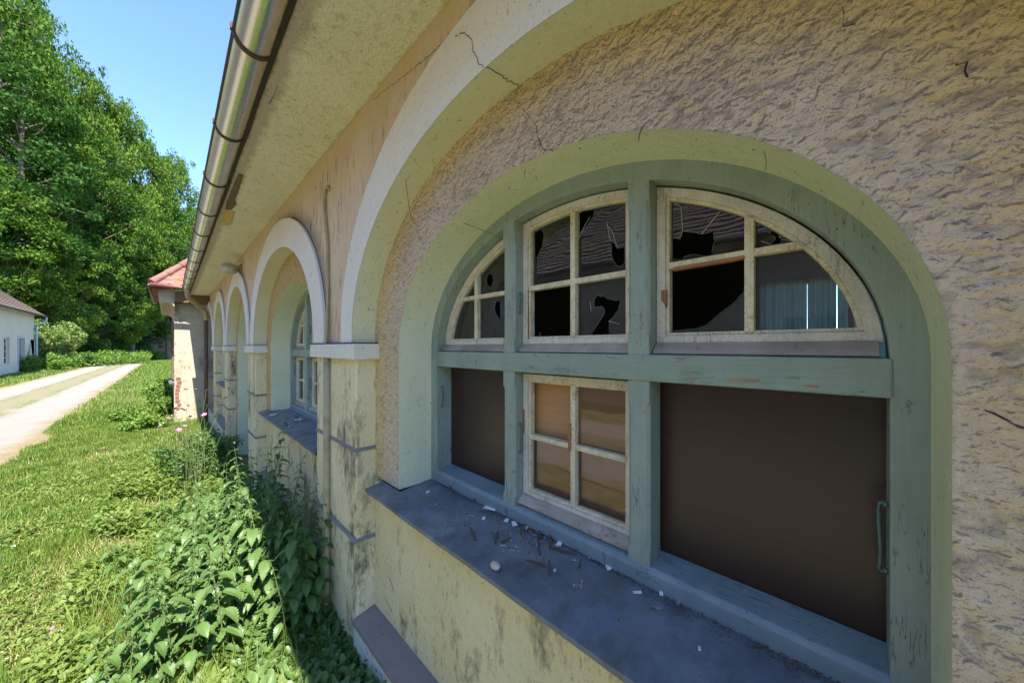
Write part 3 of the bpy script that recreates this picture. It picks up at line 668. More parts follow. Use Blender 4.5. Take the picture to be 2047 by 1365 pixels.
def window(wc, wa, first=False, boards=(), panes_lower=(), sill=(0, 1)):
    W = bpy.data.objects.new('window', None); COL.objects.link(W); W.parent = B; W.location = (XW-.68, wc-4, H-.68)
    k = wa/.817
    fi = .052
    # fixed arched frame
    o = [(wc-wa-.01, -.675)]+ell(wc, -.02, wa+.01, .60, pi, 0, 44)+[(wc+wa+.01, -.675)]
    ai, bi_ = wa-fi+.003, .59-fi
    i_ = [(wc-ai, -.675)]+ell(wc, -.02, ai, bi_, pi, 0, 44)+[(wc+ai, -.675)]
    mb = MB(); F = lambda P, x: [(x, p[0], p[1]) for p in P]
    mb.strip(F(o, XW), F(i_, XW)); mb.strip(F(i_, XW), F(i_, XW+.09))
    mb.build('frame', M['teal'], W, dz=H, bevel=.003)
    # transom, bottom rail
    mb = MB(); mb.box(XW-.004, XW+.085, wc-ai-.004, wc+ai+.004, -.096, -.021)
    mb.build('transom', M['teal_h'], W, dz=H, bevel=.004)
    mb = MB(); prof = [(XW-.006, -.70), (XW-.006, ZB-.012), (XW+.006, ZB), (XW+.1, ZB+.012), (XW+.1, -.70)]
    mb.add([(x, t, z) for t in (wc-ai-.004, wc+ai+.004) for x, z in prof], [(i, (i+1) % 5, (i+1) % 5+5, i+5) for i in range(5)]+[(0,1,2,3,4), (9,8,7,6,5)])
    mb.build('bottom_rail', M['tealsill'], W, dz=H, bevel=.003)
    m1, m2 = (wc+.22*k, wc+.283*k), (wc-.312*k, wc-.249*k)
    for (a, b_) in (m1, m2):
        zt = -.02+bi_*sqrt(1-(((a+b_)/2-wc)/ai)**2)+.012
        chamfer_bar(a, b_, -.022, zt, XW+.001, XW+.08, zc0=.05, zc1=.085).build('mullion', M['teal'], W, dz=H)
        chamfer_bar(a, b_, -.675, -.095, XW+.002, XW+.08, zc0=.085, zc1=.06).build('mullion', M['teal'], W, dz=H)
    L, Mi, Rr = (m1[1], wc+ai), (m2[1], m1[0]), (wc-ai, m2[0])
    H1 = dict(); 
    a2, b2 = ai-.004, bi_-.006
    def up(t0, t1, c=0): return light_shape(t0+.002, t1-.002, .008, wc, a2, b2)
    def lo(t0, t1): return rect_shape(t0+.003, t1-.003, -.592, -.105)
    if first: hl, hm, hr = HOLES_L, HOLES_M, HOLES_R; mm = ((1, 0),); mr = ((1, 0),)
    else: hl = hm = hr = {}; mm = mr = ()
    for t0, t1 in (L, Mi, Rr): pass
    sash(W, up(*L), (L[0]+L[1])/2-.005, .232, hl, (), (L[0]+.004, L[1]-.012, .0))
    sash(W, up(*Mi), (Mi[0]+Mi[1])/2-.004, .232, hm, mm, (Mi[0]+.003, Mi[1]-.003, .0))
    sash(W, up(*Rr), (Rr[0]+Rr[1])/2+.002, .232, hr, mr, (Rr[0]+.012, Rr[1]-.003, .0))
    for idx, (t0, t1) in enumerate((L, Mi, Rr)):
        if idx in boards:
            mb = MB(); mb.box(1.045, 1.06, t0-.01, t1+.01, -.66, -.09); mb.build('board', M['board'], W, dz=H)
        else:
            sash(W, lo(t0, t1), (t0+t1)/2-.004, -.352, HOLES_LOW if first else {}, ((0, 0),) if first else (), (t0+.002, t1-.002, -.594))
            if first:
                mb = MB(); mb.box(1.055, 1.06, t0, t1, -.6, -.1); mb.build('plywood_panel', M['ply'], W, dz=H)
    hook(W, m1[0], .175, L=.075); hook(W, m1[0], -.36, L=.11); hook(W, wc+ai, -.25, L=.10)
    hook(W, wc-ai, -.37, L=.13, side=1)
    return W, (L, Mi, Rr, ai, bi_)
# shapes of the missing glass, metres in the window plane (t to the left, z up from the eye line)
fpx = 683.; VXo = -688.5; TT = 688.5/683; ca, sa = cos(AZ), sin(AZ)
def bp(px, py, D):
    X = px-1023.5; s = (fpx-X*TT)/(X+fpx*TT); d = D*(s*ca+sa); return (s*D, -(py-694)*d/fpx)
def cr(pts, x0, y0, k, D=XG): return [bp(x0+p[0]*k, y0+p[1]*k, D) for p in pts]
C6 = lambda P: cr(P, 860, 300, .32236)
C7 = lambda P: cr(P, 1240, 300, .38095)
def shrink_in(q, poly): return q
HOLES_L = {(0, 1): [], (0, 0): [], (1, 1): []}
HOLES_L[(0, 1)] = [C6([(350,790),(365,765),(388,772),(392,800),(385,842),(365,850),(350,825)])]
HOLES_L[(1, 1)] = [C6([(408,940),(436,938),(440,1060),(415,1030),(400,985)])]
HOLES_M = {}
HOLES_M[(0, 0)] = [C6([(648,520),(675,492),(700,498),(706,530),(695,590),(672,650),(648,690)])]
HOLES_M[(0, 1)] = [C6([(925,395),(960,372),(1022,366),(1015,410),(990,450),(960,490),(938,515),(922,500)]), C6([(1122,560),(1140,575),(1165,610),(1208,596),(1205,700),(1188,722),(1160,722),(1138,690),(1125,640)])]
HOLES_M[(1, 1)] = [C6([(1015,925),(1045,898),(1062,912),(1080,900),(1092,918),(1150,935),(1182,920),(1172,985),(1140,1035),(1110,1060),(1112,1150),(1060,1160),(1000,1188),(985,1160),(1040,1080),(1085,1010),(1072,970),(1022,975)])]
HOLES_R = {}
HOLES_R[(0, 0)] = [C7([(272,462),(312,468),(330,425),(360,430),(430,440),(490,428),(497,480),(480,530),(497,552),(440,558),(380,548),(335,560),(328,580),(300,570),(272,585)])]
HOLES_R[(0, 1)] = [C7([(783,428),(800,420),(830,440),(835,458),(848,470),(840,490),(800,500),(788,492),(818,468),(800,450),(785,445)])]
HOLES_LOW = {}
W1, geo = window(.716, .817, True, boards=(0, 2))
W2, _ = window(3.55, .86)
for b in bays[3:]: window(b['wc'], b['wa'])
# remains of the two broken panes of the first window
L_, Mi_, R_, ai_, bi_ = geo
mb = MB(); mb.hole(C6([(640,1196),(640,1180),(686,1125),(688,1196)]), [], XG); mb.build('pane', M['glass'], W1, dz=H)
mb = MB(); mb.hole(C7([(262,1000),(262,948),(400,935),(455,915),(520,855),(590,805),(640,750),(662,700),(664,1000)]), [], XG); mb.build('pane', M['glass'], W1, dz=H)
C8 = lambda P: cr(P, 700, 700, .33696)
mb = MB(); mb.hole(C8([(1060,192),(1098,192),(1100,215),(1085,255),(1066,275)]), [], XG); mb.build('pane', M['glass'], W1, dz=H)
# radiating cracks round the holes
M['gcrack'] = simple('glass_crack', (.5, .52, .5), .3, bump=0)
def cline(pts, w=.0008, x=XG-.003):
    mb = MB(); q = [(x, *p) for p in pts]; mb.tube(q, w, 4); mb.build('glass_crack', M['gcrack'], W1, dz=H)
for P in ([(1100,455),(1110,520),(1120,560)],[(1165,610),(1130,500),(1100,470)],[(1000,1000),(995,940)],[(920,560),(938,515),(990,420)],[(1110,1060),(1180,1080)]): cline(C6(P))
for P in ([(790,495),(740,480)],[(800,420),(770,400)],[(848,470),(900,480)],[(840,440),(880,430)],[(330,425),(320,300),(290,280)],[(430,440),(520,330)],[(800,500),(760,512)],[(835,458),(905,455)],[(820,500),(840,520)]): cline(C7(P))

# bare wood where paint and putty fell off
for P_, x0_, x1_ in ((C7([(290,640),(292,622),(660,562),(668,574),(600,590)]), XS+.002, XS+.02), (C7([(233,740),(258,738),(258,830),(240,800),(233,795)]), XS-.001, XS+.012),
        (C6([(598,582),(617,582),(617,800),(598,800)]), XS+.004, XS+.022), (C6([(600,868),(628,872),(632,1195),(602,1195)]), XS+.004, XS+.022),
        (C8([(1043,345),(1060,345),(1060,480),(1043,500)]), XS-.001, XS+.022), (C8([(1316,430),(1332,425),(1332,590),(1316,590)]), XS+.001, XS+.02)):
    mb = MB(); mb.prism(P_, x0_, x1_); mb.build('bare_wood', M['barewood'], W1, dz=H)
M['peel'] = simple('peeled_paint_primer', (.38, .20, .12), .8)
mb = MB()
for P in ([(565,1205),(600,1200),(725,1203),(735,1212),(700,1217),(580,1214)], [(340,1198),(380,1193),(390,1205),(360,1207)], [(965,1234),(1030,1234),(1046,1244),(1000,1245)]):
    mb.prism([bp(1240+p[0]*.38095, 300+p[1]*.38095, XW-.005) for p in P], XW-.0055, XW)
mb.build('peeled_paint', M['peel'], W1, dz=H)
# door in the third bay
D = bpy.data.objects.new('door', None); COL.objects.link(D); D.parent = B; D.location = (XW-.68, 2.08, 0)
mb = MB(); b = bays[2]; o = [(b['wc']-b['wa'], ZG)]+ell(b['wc'], -.02, b['wa'], .59, pi, 0, 30)+[(b['wc']+b['wa'], ZG)]; mb.prism(o, XW, XW+.05); mb.build('door_leaf', M['teal'], D, dz=H)
mb = MB(); mb.box(XW-.012, XW, b['wc']-.03, b['wc']+.03, ZG, .5); mb.box(XW-.012, XW, b['wc']-b['wa'], b['wc']+b['wa'], -.1, 0); mb.build('door_batten', M['teal'], D, dz=H, bevel=.002)
mb = MB(); mb.tube(smooth_path([(XW-.012, 6.12, -.65), (XW-.05, 6.12, -.65), (XW-.052, 6.2, -.655)]), .008, 8); mb.build('door_handle', M['iron'], D, dz=H, smooth=True)
# sills
for i, b in enumerate(bays):
    if b['kind'] == 'door': continue
    xo = .69; e = .165 if i < 2 else .12
    lo_, hi_ = max(b['wc']-b['wa']-e, piers[i][1]+.0), min(b['wc']+b['wa']+e+.02, piers[i+1][0]-.06)
    if i == 0: hi_ = 1.712
    w0, w1 = b['wc']-b['wa'], b['wc']+b['wa']
    zi, zn, zo = -.672, -.688, -.703
    mb = MB()
    n = 40; A = []; Q = []; Rr2 = []
    for j in range(n+1):
        t = lo_+(hi_-lo_)*j/n; u = min(max(t, w0), w1)
        A.append((xo+rnd.uniform(-.0012, .0012), t, zo+.0015*sin(t*9))); Q.append((XN+.002, t, zn+.001*sin(t*11+1)))
    mb.strip(A, Q)
    A3 = [(XN+.002, w0+(w1-w0)*j/n, zn+.001*sin((w0+(w1-w0)*j/n)*11+1)) for j in range(n+1)]; B3 = [(XW+.02, w0+(w1-w0)*j/n, zi) for j in range(n+1)]
    mb.strip(A3, B3)
    mb.strip(A, [(p[0]+.001, p[1], p[2]-.016) for p in A])
    mb.strip([A[-1], Q[-1]], [(A[-1][0], A[-1][1], A[-1][2]-.016), (Q[-1][0], Q[-1][1], Q[-1][2]-.016)])
    mb.strip([(p[0]+.001, p[1], p[2]-.016) for p in A], [(p[0], p[1], p[2]-.012) for p in Q])
    mb.build('window_sill', M['sill'], B, dz=H)
    # plaster slope under the sill
    mb = MB(); mb.strip([(p[0]+.012, p[1], p[2]-.010) for p in A], [(XN-.004, p[1], -.80) for p in A]); mb.build('sill_bed', M['apron'], B, dz=H)

# cracks and cobwebs on the plaster
def crack(P, D, name='crack', w=.0022, m='crack', parent=B, jit=.004):
    q = [bp(px, py, D-.002) for px, py in P]; fine = []
    for a, b_ in zip(q, q[1:]):
        L = math.dist(a, b_); k = max(2, int(L/.012))
        for j in range(k): fine.append((a[0]+(b_[0]-a[0])*j/k+rnd.uniform(-jit, jit), a[1]+(b_[1]-a[1])*j/k+rnd.uniform(-jit, jit)))
    fine.append(q[-1]); mb = MB()
    for i in range(len(fine)-1):
        a, b_ = fine[i], fine[i+1]; d = Vector((b_[0]-a[0], b_[1]-a[1])); 
        if d.length < 1e-6: continue
        nn = Vector((-d.y, d.x)).normalized()*w*.5*rnd.uniform(.5, 1.3)
        mb.add([(D-.0015, a[0]-nn.x, a[1]-nn.y), (D-.0015, a[0]+nn.x, a[1]+nn.y), (D-.0015, b_[0]+nn.x, b_[1]+nn.y), (D-.0015, b_[0]-nn.x, b_[1]-nn.y)], [(0,1,2,3)])
    return mb.build(name, M[m], parent, dz=H)
crack([(911,72),(928,65),(942,78),(946,100),(952,112),(955,123),(966,136)], XF-.02)
crack([(745,200),(790,165),(830,135),(870,100),(895,78),(908,73)], XF)
crack([(1036,210),(1052,226),(1062,238),(1072,252),(1078,280),(1086,296),(1105,303)], XN)
crack([(1690,10),(1685,45),(1710,48)], XN, w=.0014)
crack([(1905,125),(1925,128),(1935,155)], XN, w=.0018)
crack([(1960,815),(2010,835),(2047,855)], XN, w=.002)
crack([(1965,465),(1990,475),(2005,480)], XN, w=.002)
crack([(1298,238),(1285,258),(1276,282)], XN, name='cobweb', w=.003, m='web')
crack([(708,1205),(703,1180),(712,1150)], XF, w=.003)
for P in ([(775,1150),(783,1165),(785,1180)], [(800,1228),(810,1250)], [(822,1262),(828,1278)], [(770,1190),(776,1210),(784,1222)]): crack(P, XN-.003, w=.0028)
def web(P3, r=.0012): 
    mb = MB(); mb.tube(smooth_path(P3, 5), r, 5); return mb.build('cobweb', M['web'], B, dz=H)
web([(XF+.01, 1.30, .69), (XF+.03, 1.32, .63), (XF+.05, 1.33, .56), (XF+.06, 1.31, .52)])
web([(XN+.05, 1.12, .505), (XN+.10, 1.05, .47), (XW-.01, 1.0, .44)])
rw = random.Random(21); b0_ = bays[0]
for i in range(17):
    th = rw.uniform(.05, 3.05); x = XN+rw.uniform(.01, .15); kk = .997
    p = (x, b0_['wc']+b0_['wa']*kk*cos(th), -.02+.59*kk*sin(th)); L = rw.uniform(.008, .035)
    if i > 12: p = (x, b0_['wc']+b0_['wa']-.002, rw.uniform(-.6, -.02))
    q = (p[0]+rw.uniform(-L, L)*.7, p[1]+rw.uniform(-.002, .001), p[2]-rw.uniform(.3, 1)*L); m_ = ((p[0]+q[0])/2+rw.uniform(-.006, .006), (p[1]+q[1])/2-.002, (p[2]+q[2])/2)
    web([p, m_, q], rw.uniform(.0004, .0008))
for i in range(9):
    x = XF+rw.uniform(0, .09); th = rw.uniform(.15, 1.4); p = (x, bays[0]['c']+(bays[0]['ai']-.003)*cos(th), .05+(bays[0]['bi']-.003)*sin(th)); web([p, (p[0]+rw.uniform(-.01, .01), p[1]-.003, p[2]-.01), (p[0]+rw.uniform(-.015, .015), p[1]-.003, p[2]-.022)], .0007)
# intrados crack
mb = MB(); P = []
b = bays[0]
pa, pb = bp(972, 146, XF-.02), bp(1036, 211, XN)
tha, thb = [math.atan2((q[1]-.05)/b['bi'], (q[0]-b['c'])/b['ai']) for q in (pa, pb)]
for k in range(16):
    u = k/15; th = tha+(thb-tha)*u+rnd.uniform(-.006, .006); x = XF-.019+(XN-XF+.02)*u
    P.append((x, b['c']+(b['ai']-.0015)*cos(th), .05+(b['bi']-.0015)*sin(th)))
mb.tube(P, .0011, 4); mb.build('crack', M['crack'], B, dz=H)
# broken patch of soffit near the gutter
def on_soffit(px, py, z=SOF):
    d = fpx*z/(694-py); lat = (px-1023.5)/fpx*d; return (lat*ca+d*sa, -lat*sa+d*ca)
M['lath'] = simple('exposed_reed_lath', (.16, .11, .06), .95, sc=60, var=.6, bump=.8, bd=.01)
M['ochre'] = simple('ochre_plaster_scab', (.55, .36, .12), .9, sc=30)
def soff_patch(P, name, m, th):
    q = [on_soffit(*p) for p in P]; tri = tessellate_polygon([[Vector((x, y, 0)) for x, y in q]]); n = len(q); mb = MB()
    mb.add([(x, y, SOF-th) for x, y in q]+[(x, y, SOF+.002) for x, y in q], [tuple(t) for t in tri]+[(i, (i+1) % n, (i+1) % n+n, i+n) for i in range(n)]); return mb.build(name, M[m], B, dz=H)
soff_patch([(477,347),(486,350),(478,378),(470,398),(473,408),(462,420),(450,418),(452,405),(462,380)], 'lath_patch', 'lath', .004)
soff_patch([(443,424),(467,421),(464,436),(457,450),(441,446)], 'plaster_scab', 'ochre', .01)
for P in ([(555,170),(548,190),(540,205),(537,208)],):
    q = [on_soffit(*p) for p in P]; mb = MB(); mb.tube([(x, y, SOF-.001) for x, y in q], .0015, 4); mb.build('crack', M['crack'], B, dz=H)

# ---------------------------------------------------------------- annex at the far end
AY = 10.85
M['annex'] = plaster('annex_plaster', (.42, .35, .25), (.50, .43, .32), dscale=(1, 1, .4), dirt_lo=.56, dirt_hi=.68, amt=.7, bump=.5, blot=.5)
mb = MB(); mb.box(.105, 1.2, AY, 15, ZG, 1.16); mb.build('annex_wall', M['annex'], B, dz=H, bevel=.01)
M['brick'] = simple('exposed_brick', (.17, .075, .05), .9, sc=30, var=.35)
mb = MB()
for k in range(9):
    z = -.72-.085*k+.0; x0 = .118+rnd.uniform(0, .045)*(1 if k not in (3, 4, 5, 6) else .2); mb.box(x0, x0+rnd.uniform(.045, .085), AY-.004, AY+.02, z-.036, z+.036)
mb.build('brick_patch', M['brick'], B, dz=H, bevel=.004)
mb = MB(); mb.box(.07, .105, 11.25, 12.2, -.75, .6); mb.build('shutter', M['pipedark'], B, dz=H)
mb = MB(); mb.box(.02, .105, 11.15, 12.3, -.83, -.79); mb.build('annex_sill', M['sill'], B, dz=H)
# corbelled eave
mb = MB(); pr = [(.108, .80), (.105, .86), (.09, .93), (.04, .97), (-.10, .98), (-.13, 1.0), (-.15, 1.26), (.108, 1.26)]
mb.add([(x, y, z) for y in (10.62, 15) for x, z in pr], [(i, (i+1) % 8, (i+1) % 8+8, i+8) for i in range(8)]+[tuple(range(8)), tuple(range(15, 7, -1))]); mb.build('annex_cornice', M['annex'], B, dz=H)
mb = MB(); mb.add([(x, y, z) for (x, y) in ((.11, 10.62), (.66, 10.45), (.66, AY+.01), (.11, AY+.01)) for z in (1.0, 1.24)], [(0,2,3,1), (0,2,4,6), (1,3,5,7), (2,4,5,3)]); mb.build('broken_eave', M['lath'], B, dz=H)
# tiled hip roof (rows of rolls)
mb = MB(); apex = (1.75, 12.35, 3.55); e0 = (-.24, 10.36); ez = 1.32
def tilestrip(p0, p1, apex, n, amp=.018):
    p0, p1, ap = Vector(p0), Vector(p1), Vector(apex); rows = 16; V = []; N = n*6
    for r in range(rows):
        for sub in (0, .999):
            u = (r+sub)/rows; lift = .022*(1-sub)
            row = []
            for j in range(N+1):
                q = p0.lerp(p1, j/N).lerp(ap, u); row.append((q.x, q.y, q.z+lift+amp*(1-u*.5)*sin(j/6*2*pi)))
            V.append(row)
    for a, b_ in zip(V, V[1:]): mb.strip(a, b_)
tilestrip((e0[0], e0[1], ez), (3.6, e0[1], ez), apex, 18); tilestrip((e0[0], 14.6, ez), (e0[0], e0[1], ez), apex, 20)
mb.build('annex_roof', M['tile'], B, dz=H)
mb = MB(); P0 = Vector((e0[0], e0[1], ez+.03)); P1 = Vector(apex)
for k in range(9):
    a = P0.lerp(P1, k/9); b_ = P0.lerp(P1, (k+1.12)/9); mb.tube([a, b_], [.075, .06], 12)
mb.build('ridge_tile', M['tile'], B, dz=H, smooth=False)
M['redgutter'] = simple('red_brown_gutter', (.15, .05, .04), .5)
mb = MB(); mb.tube([(-.26, 10.32, 1.31), (.75, 10.32, 1.27)], .04, 10); mb.tube([(-.27, 10.32, 1.29), (-.27, 14.5, 1.29)], .03, 10); mb.build('annex_gutter', M['redgutter'], B, smooth=True, dz=H)
mb = MB()
for k in range(14): mb.tube([(-.23, 10.5+k*.2, 1.26), (-.10, 10.5+k*.2, 1.24)], .05, 8)
mb.build('eave_tile', M['tile'], B, dz=H)

# ================================================================ ground, path
def ground_h(x, y):
    h = np.zeros_like(x, dtype=float)
    s = np.clip((y-44)/26, 0, 1); s = s*s*(3-2*s)
    h += s*np.clip(-x-6.5, 0, 40)*.9
    s3 = np.clip((y-40)/10, 0, 1); h += s3*np.clip((-x-5.2)/2, 0, 1)*.9
    s2 = np.clip((y-72)/60, 0, 1); h += s2*26
    bk = np.clip((-x-16)/20, 0, 1); h += bk*8
    h += .025*np.sin(x*2.1+y*.7)*np.cos(y*1.3)*np.clip(1-abs(x+3.3)/1.6 < 0, 0, 1)
    return h
def gh(x, y): return float(ground_h(np.array([float(x)]), np.array([float(y)]))[0])
def ground_mat():
    n = NT('meadow_soil'); a = n.ramp(n.noise(n.obj, 3.0, 6, .7), [(.35, (.08, .10, .022)), (.5, (.15, .165, .04)), (.62, (.26, .21, .09))])
    b_ = n.ramp(n.noise(n.obj, 40, 5, .7), [(.3, .45), (.7, 1.0)]); col = n.mix(1.0, a, b_, 'MULTIPLY')
    return n.done(col, .95, n.bump(n.noise(n.obj, 30, 5), .8, .03))
M['ground'] = ground_mat()
xs = np.concatenate([np.linspace(-300, -60, 13)[:-1], np.linspace(-60, -10, 26)[:-1], np.linspace(-10, 3, 66)[:-1], np.linspace(3, 300, 20)])
ys = np.concatenate([np.linspace(-200, -5, 12)[:-1], np.linspace(-5, 20, 90)[:-1], np.linspace(20, 140, 90)[:-1], np.linspace(140, 500, 12)])
GX, GY = np.meshgrid(xs, ys); GZ_ = ground_h(GX, GY)
V = np.stack([GX.ravel(), GY.ravel(), GZ_.ravel()], 1); nx, ny = len(xs), len(ys)
idx = np.arange(nx*ny).reshape(ny, nx); Fq = np.stack([idx[:-1, :-1].ravel(), idx[:-1, 1:].ravel(), idx[1:, 1:].ravel(), idx[1:, :-1].ravel()], 1)
tag(raw_mesh('ground', V, Fq, [M['ground']], smooth=True), kind='structure')
def path_mat():
    n = NT('gravel_track'); x, y, z = n.sep()
    wob = n.math('MULTIPLY', n.math('SUBTRACT', n.noise(n.obj, 1.2, 4, .6), .5), .9); wob2 = n.math('MULTIPLY', n.math('SUBTRACT', n.noise(n.obj, 9, 5, .7), .5), .55)
    xx = n.math('ADD', n.math('ADD', x, wob), wob2)
    gv = n.ramp(n.noise(n.obj, 70, 6, .75), [(.3, (.15, .135, .12)), (.5, (.24, .218, .196)), (.7, (.32, .295, .265))])
    gv = n.mix(n.ramp(n.noise(n.obj, 2.2, 5, .6), [(.4, 0.0), (.7, .45)]), gv, (.21, .165, .12))
    straw = n.ramp(n.noise(n.obj, 35, 6, .75), [(.3, (.12, .10, .04)), (.55, (.21, .16, .08)), (.7, (.28, .23, .15))])
    gr = n.ramp(n.noise(n.obj, 30, 6, .75), [(.3, (.06, .08, .02)), (.6, (.15, .16, .06))])
    mid = n.ramp(n.math('ABSOLUTE', n.math('ADD', xx, 3.25)), [(.28, .75), (.60, 0.0)])
    edge = n.ramp(n.math('ABSOLUTE', n.math('ADD', xx, 3.3)), [(1.3/2, 0.0), (1.62/2, 1.0)]) if False else n.ramp(n.math('MULTIPLY', n.math('ABSOLUTE', n.math('ADD', xx, 3.3)), .5), [(.63, 0.0), (.78, 1.0)])
    col = n.mix(mid, gv, n.mix(.5, gr, straw)); col = n.mix(edge, col, straw)
    return n.done(col, .95, n.bump(n.noise(n.obj, 60, 5, .7), .7, .015))
M['path'] = path_mat()
py_ = np.linspace(-20, 110, 261); L1, L2 = [], []
pc = lambda y: -3.3+np.clip(y-55, 0, 100)**2*.006
for y in py_:
    a = pc(y)-1.62+.10*sin(y*1.7)+.06*sin(y*4.1); b_ = pc(y)+1.66+.12*sin(y*1.3+1)+.07*sin(y*3.7)
    if y < 12: a -= .05*sin(y*9); b_ += .05*sin(y*8)
    L1.append((a, y, gh(a, y)+.006)); L2.append((b_, y, gh(b_, y)+.006))
mb = MB()
cols = []
for k in range(9):
    cols.append([(p[0]+(q[0]-p[0])*k/8, p[1], .02+max(gh(p[0]+(q[0]-p[0])*k/8, p[1]), 0)+(.03 if k == 4 else 0)-(.012 if k in (0, 8) else 0)) for p, q in zip(L1, L2)])
for a, b_ in zip(cols, cols[1:]): mb.strip(a, b_)
tag(mb.build('path', M['path'], None, smooth=True), kind='structure')

# ================================================================ house across the road
M['housew'] = plaster('house_render', (.44, .40, .33), (.50, .46, .37), dirt_lo=.62, dirt_hi=.75, amt=.4, bump=.3, sc=.6)
HX = -7.0; HY1 = 43.2; EZ = 4.12
Hs = empty('whitewashed_house', (HX, 20, 0), 'long whitewashed house with brown tiled hip roof across the track', 'house')
def yof(px, X=HX):
    u = (px-1023.5)/683; return X*(-sa*u+ca)/(ca*u+sa)
wins = []
for a, b_, z0, z1, nm in ((7, 19, .62, 2.3, 'window'), (61, 70, .62, 2.25, 'window')): wins.append((yof(a), yof(b_), z0, z1))
for k in range(8): wins.append((30-6*k, 31.1-6*k, .9, 2.4))
dr = (yof(36), yof(47.5), .05, 2.3)
holes = [[(y0, z0), (y1, z0), (y1, z1), (y0, z1)] for y0, y1, z0, z1 in wins+[dr]]
mb = MB(); mb.hole([(-16, -.3), (HY1, -.3), (HY1, EZ), (-16, EZ)], holes, HX, HX-.25); mb.build('house_wall', M['housew'], Hs)
mb = MB(); mb.box(HX-8, HX-.26, -16, HY1-.001, -.3, EZ-.01); mb.build('house_core', M['housew'], Hs)
def rows_roof(mb, quad, rows, lift=.03):
    a, b_, c, d = [Vector(p) for p in quad]
    for r in range(rows):
        u0, u1 = r/rows, (r+1)/rows; up = Vector((0, 0, lift))
        mb.add([a.lerp(d, u0)+up, b_.lerp(c, u0)+up, b_.lerp(c, u1), a.lerp(d, u1), a.lerp(d, u0)], [(0,1,2,3), (0,1,4)])
mb = MB(); ov = .45; rdg = (HX-4, 8.3); rows_roof(mb, [(HX+ov, -16, EZ-.05), (HX+ov, HY1+ov, EZ-.05), (rdg[0], HY1-4, rdg[1]), (rdg[0], -16, rdg[1])], 28, .05)
rows_roof(mb, [(HX+ov, HY1+ov, EZ-.05), (HX-8-ov, HY1+ov, EZ-.05), (rdg[0], HY1-3.99, rdg[1]), (rdg[0], HY1-4, rdg[1])], 40)
mb.add([(HX-8-ov, HY1+ov, EZ-.05), (HX-8-ov, -16, EZ-.05), (rdg[0], -16, rdg[1]), (rdg[0], HY1-4, rdg[1])], [(0,1,2,3)])
rf = mb.build('house_roof', M['oldtile'], Hs)
mb = MB(); mb.tube([(HX+ov+.05, -16, EZ-.1), (HX+ov+.05, HY1+ov, EZ-.1)], .07, 10); mb.build('house_gutter', M['bead'], Hs, smooth=True)
M['bluepipe'] = simple('blue_grey_downpipe', (.30, .38, .44), .5, .3)
mb = MB(); mb.tube(smooth_path([(HX+ov+.05, HY1+.3, EZ-.15), (HX+ov, HY1+.25, EZ-.5), (HX+.12, HY1+.05, EZ-.8), (HX+.12, HY1-.1, EZ-1.2), (HX+.12, HY1-.1, .1)]), .06, 10); mb.build('house_downpipe', M['bluepipe'], Hs, smooth=True)
M['pane_dark'] = glass_mat('far_window_glass', 1.8, .02); M['darkroom'] = simple('dark_room', (.03, .03, .03), .9); M['brownwood'] = simple('brown_wood', (.16, .08, .05), .7); M['greywood'] = simple('grey_painted_door', (.17, .15, .17), .7)
for y0, y1, z0, z1 in wins:
    o = MB().box(HX-.2, HX-.16, y0, y1, z0, z1).build('house_window', M['darkroom'], Hs)
    mb = MB(); f = .07
    mb.hole([(y0, z0), (y1, z0), (y1, z1), (y0, z1)], [[(y0+f, z0+f), (y1-f, z0+f), (y1-f, z1-f), (y0+f, z1-f)]], HX-.13, HX-.1)
    mb.box(HX-.12, HX-.10, (y0+y1)/2-.025, (y0+y1)/2+.025, z0, z1); 
    for k in (1, 2, 3): mb.box(HX-.12, HX-.101, y0, y1, z0+(z1-z0)*k/4-.02, z0+(z1-z0)*k/4+.02)
    mb.build('window_frame', M['sashwhite'], o)
y0, y1, z0, z1 = dr
d_ = MB().box(HX-.2, HX-.12, y0, y1, z0, z1).build('house_door', M['greywood'], Hs)
mb = MB(); mb.hole([(y0-.12, z0), (y1+.12, z0), (y1+.12, z1+.15), (y0-.12, z1+.15)], [[(y0, z0+.001), (y1, z0+.001), (y1, z1), (y0, z1)]], HX+.002, HX+.04); mb.build('door_frame', M['bluepipe'], d_)
mb = MB(); mb.box(HX-.11, HX-.06, y0+.1, y1-.1, .2, 1.1); mb.build('door_panel', M['brownwood'], d_)

# ================================================================ vegetation builders
def leaf_shape(kind):
    if kind == 'maple':
        return np.array([(-.5, 0, 0), (0, -.28, .08), (.5, 0, 0), (0, .28, .08)])*1.0
def rand_frames(n, up=.55):
    nrm = nrs.normal(size=(n, 3)); nrm[:, 2] = np.abs(nrm[:, 2])*.7+up; nrm /= np.linalg.norm(nrm, axis=1)[:, None]
    a = nrs.normal(size=(n, 3)); a -= (a*nrm).sum(1)[:, None]*nrm; a /= np.linalg.norm(a, axis=1)[:, None]
    return a, np.cross(nrm, a), nrm
def leaf_cloud(P, size, up=.55, aspect=.62):
    """quads folded a little; P (n,3) centres"""
    n = len(P); a, b_, c = rand_frames(n, up); s = (size*nrs.uniform(.6, 1.3, n))[:, None]
    q = [P-a*s*.5, P-b_*s*aspect*.5+c*s*.10, P+a*s*.5-c*s*.12, P+b_*s*aspect*.5+c*s*.10]
    V = np.stack(q, 1).reshape(-1, 3); F = np.arange(4*n).reshape(n, 4); return V, F
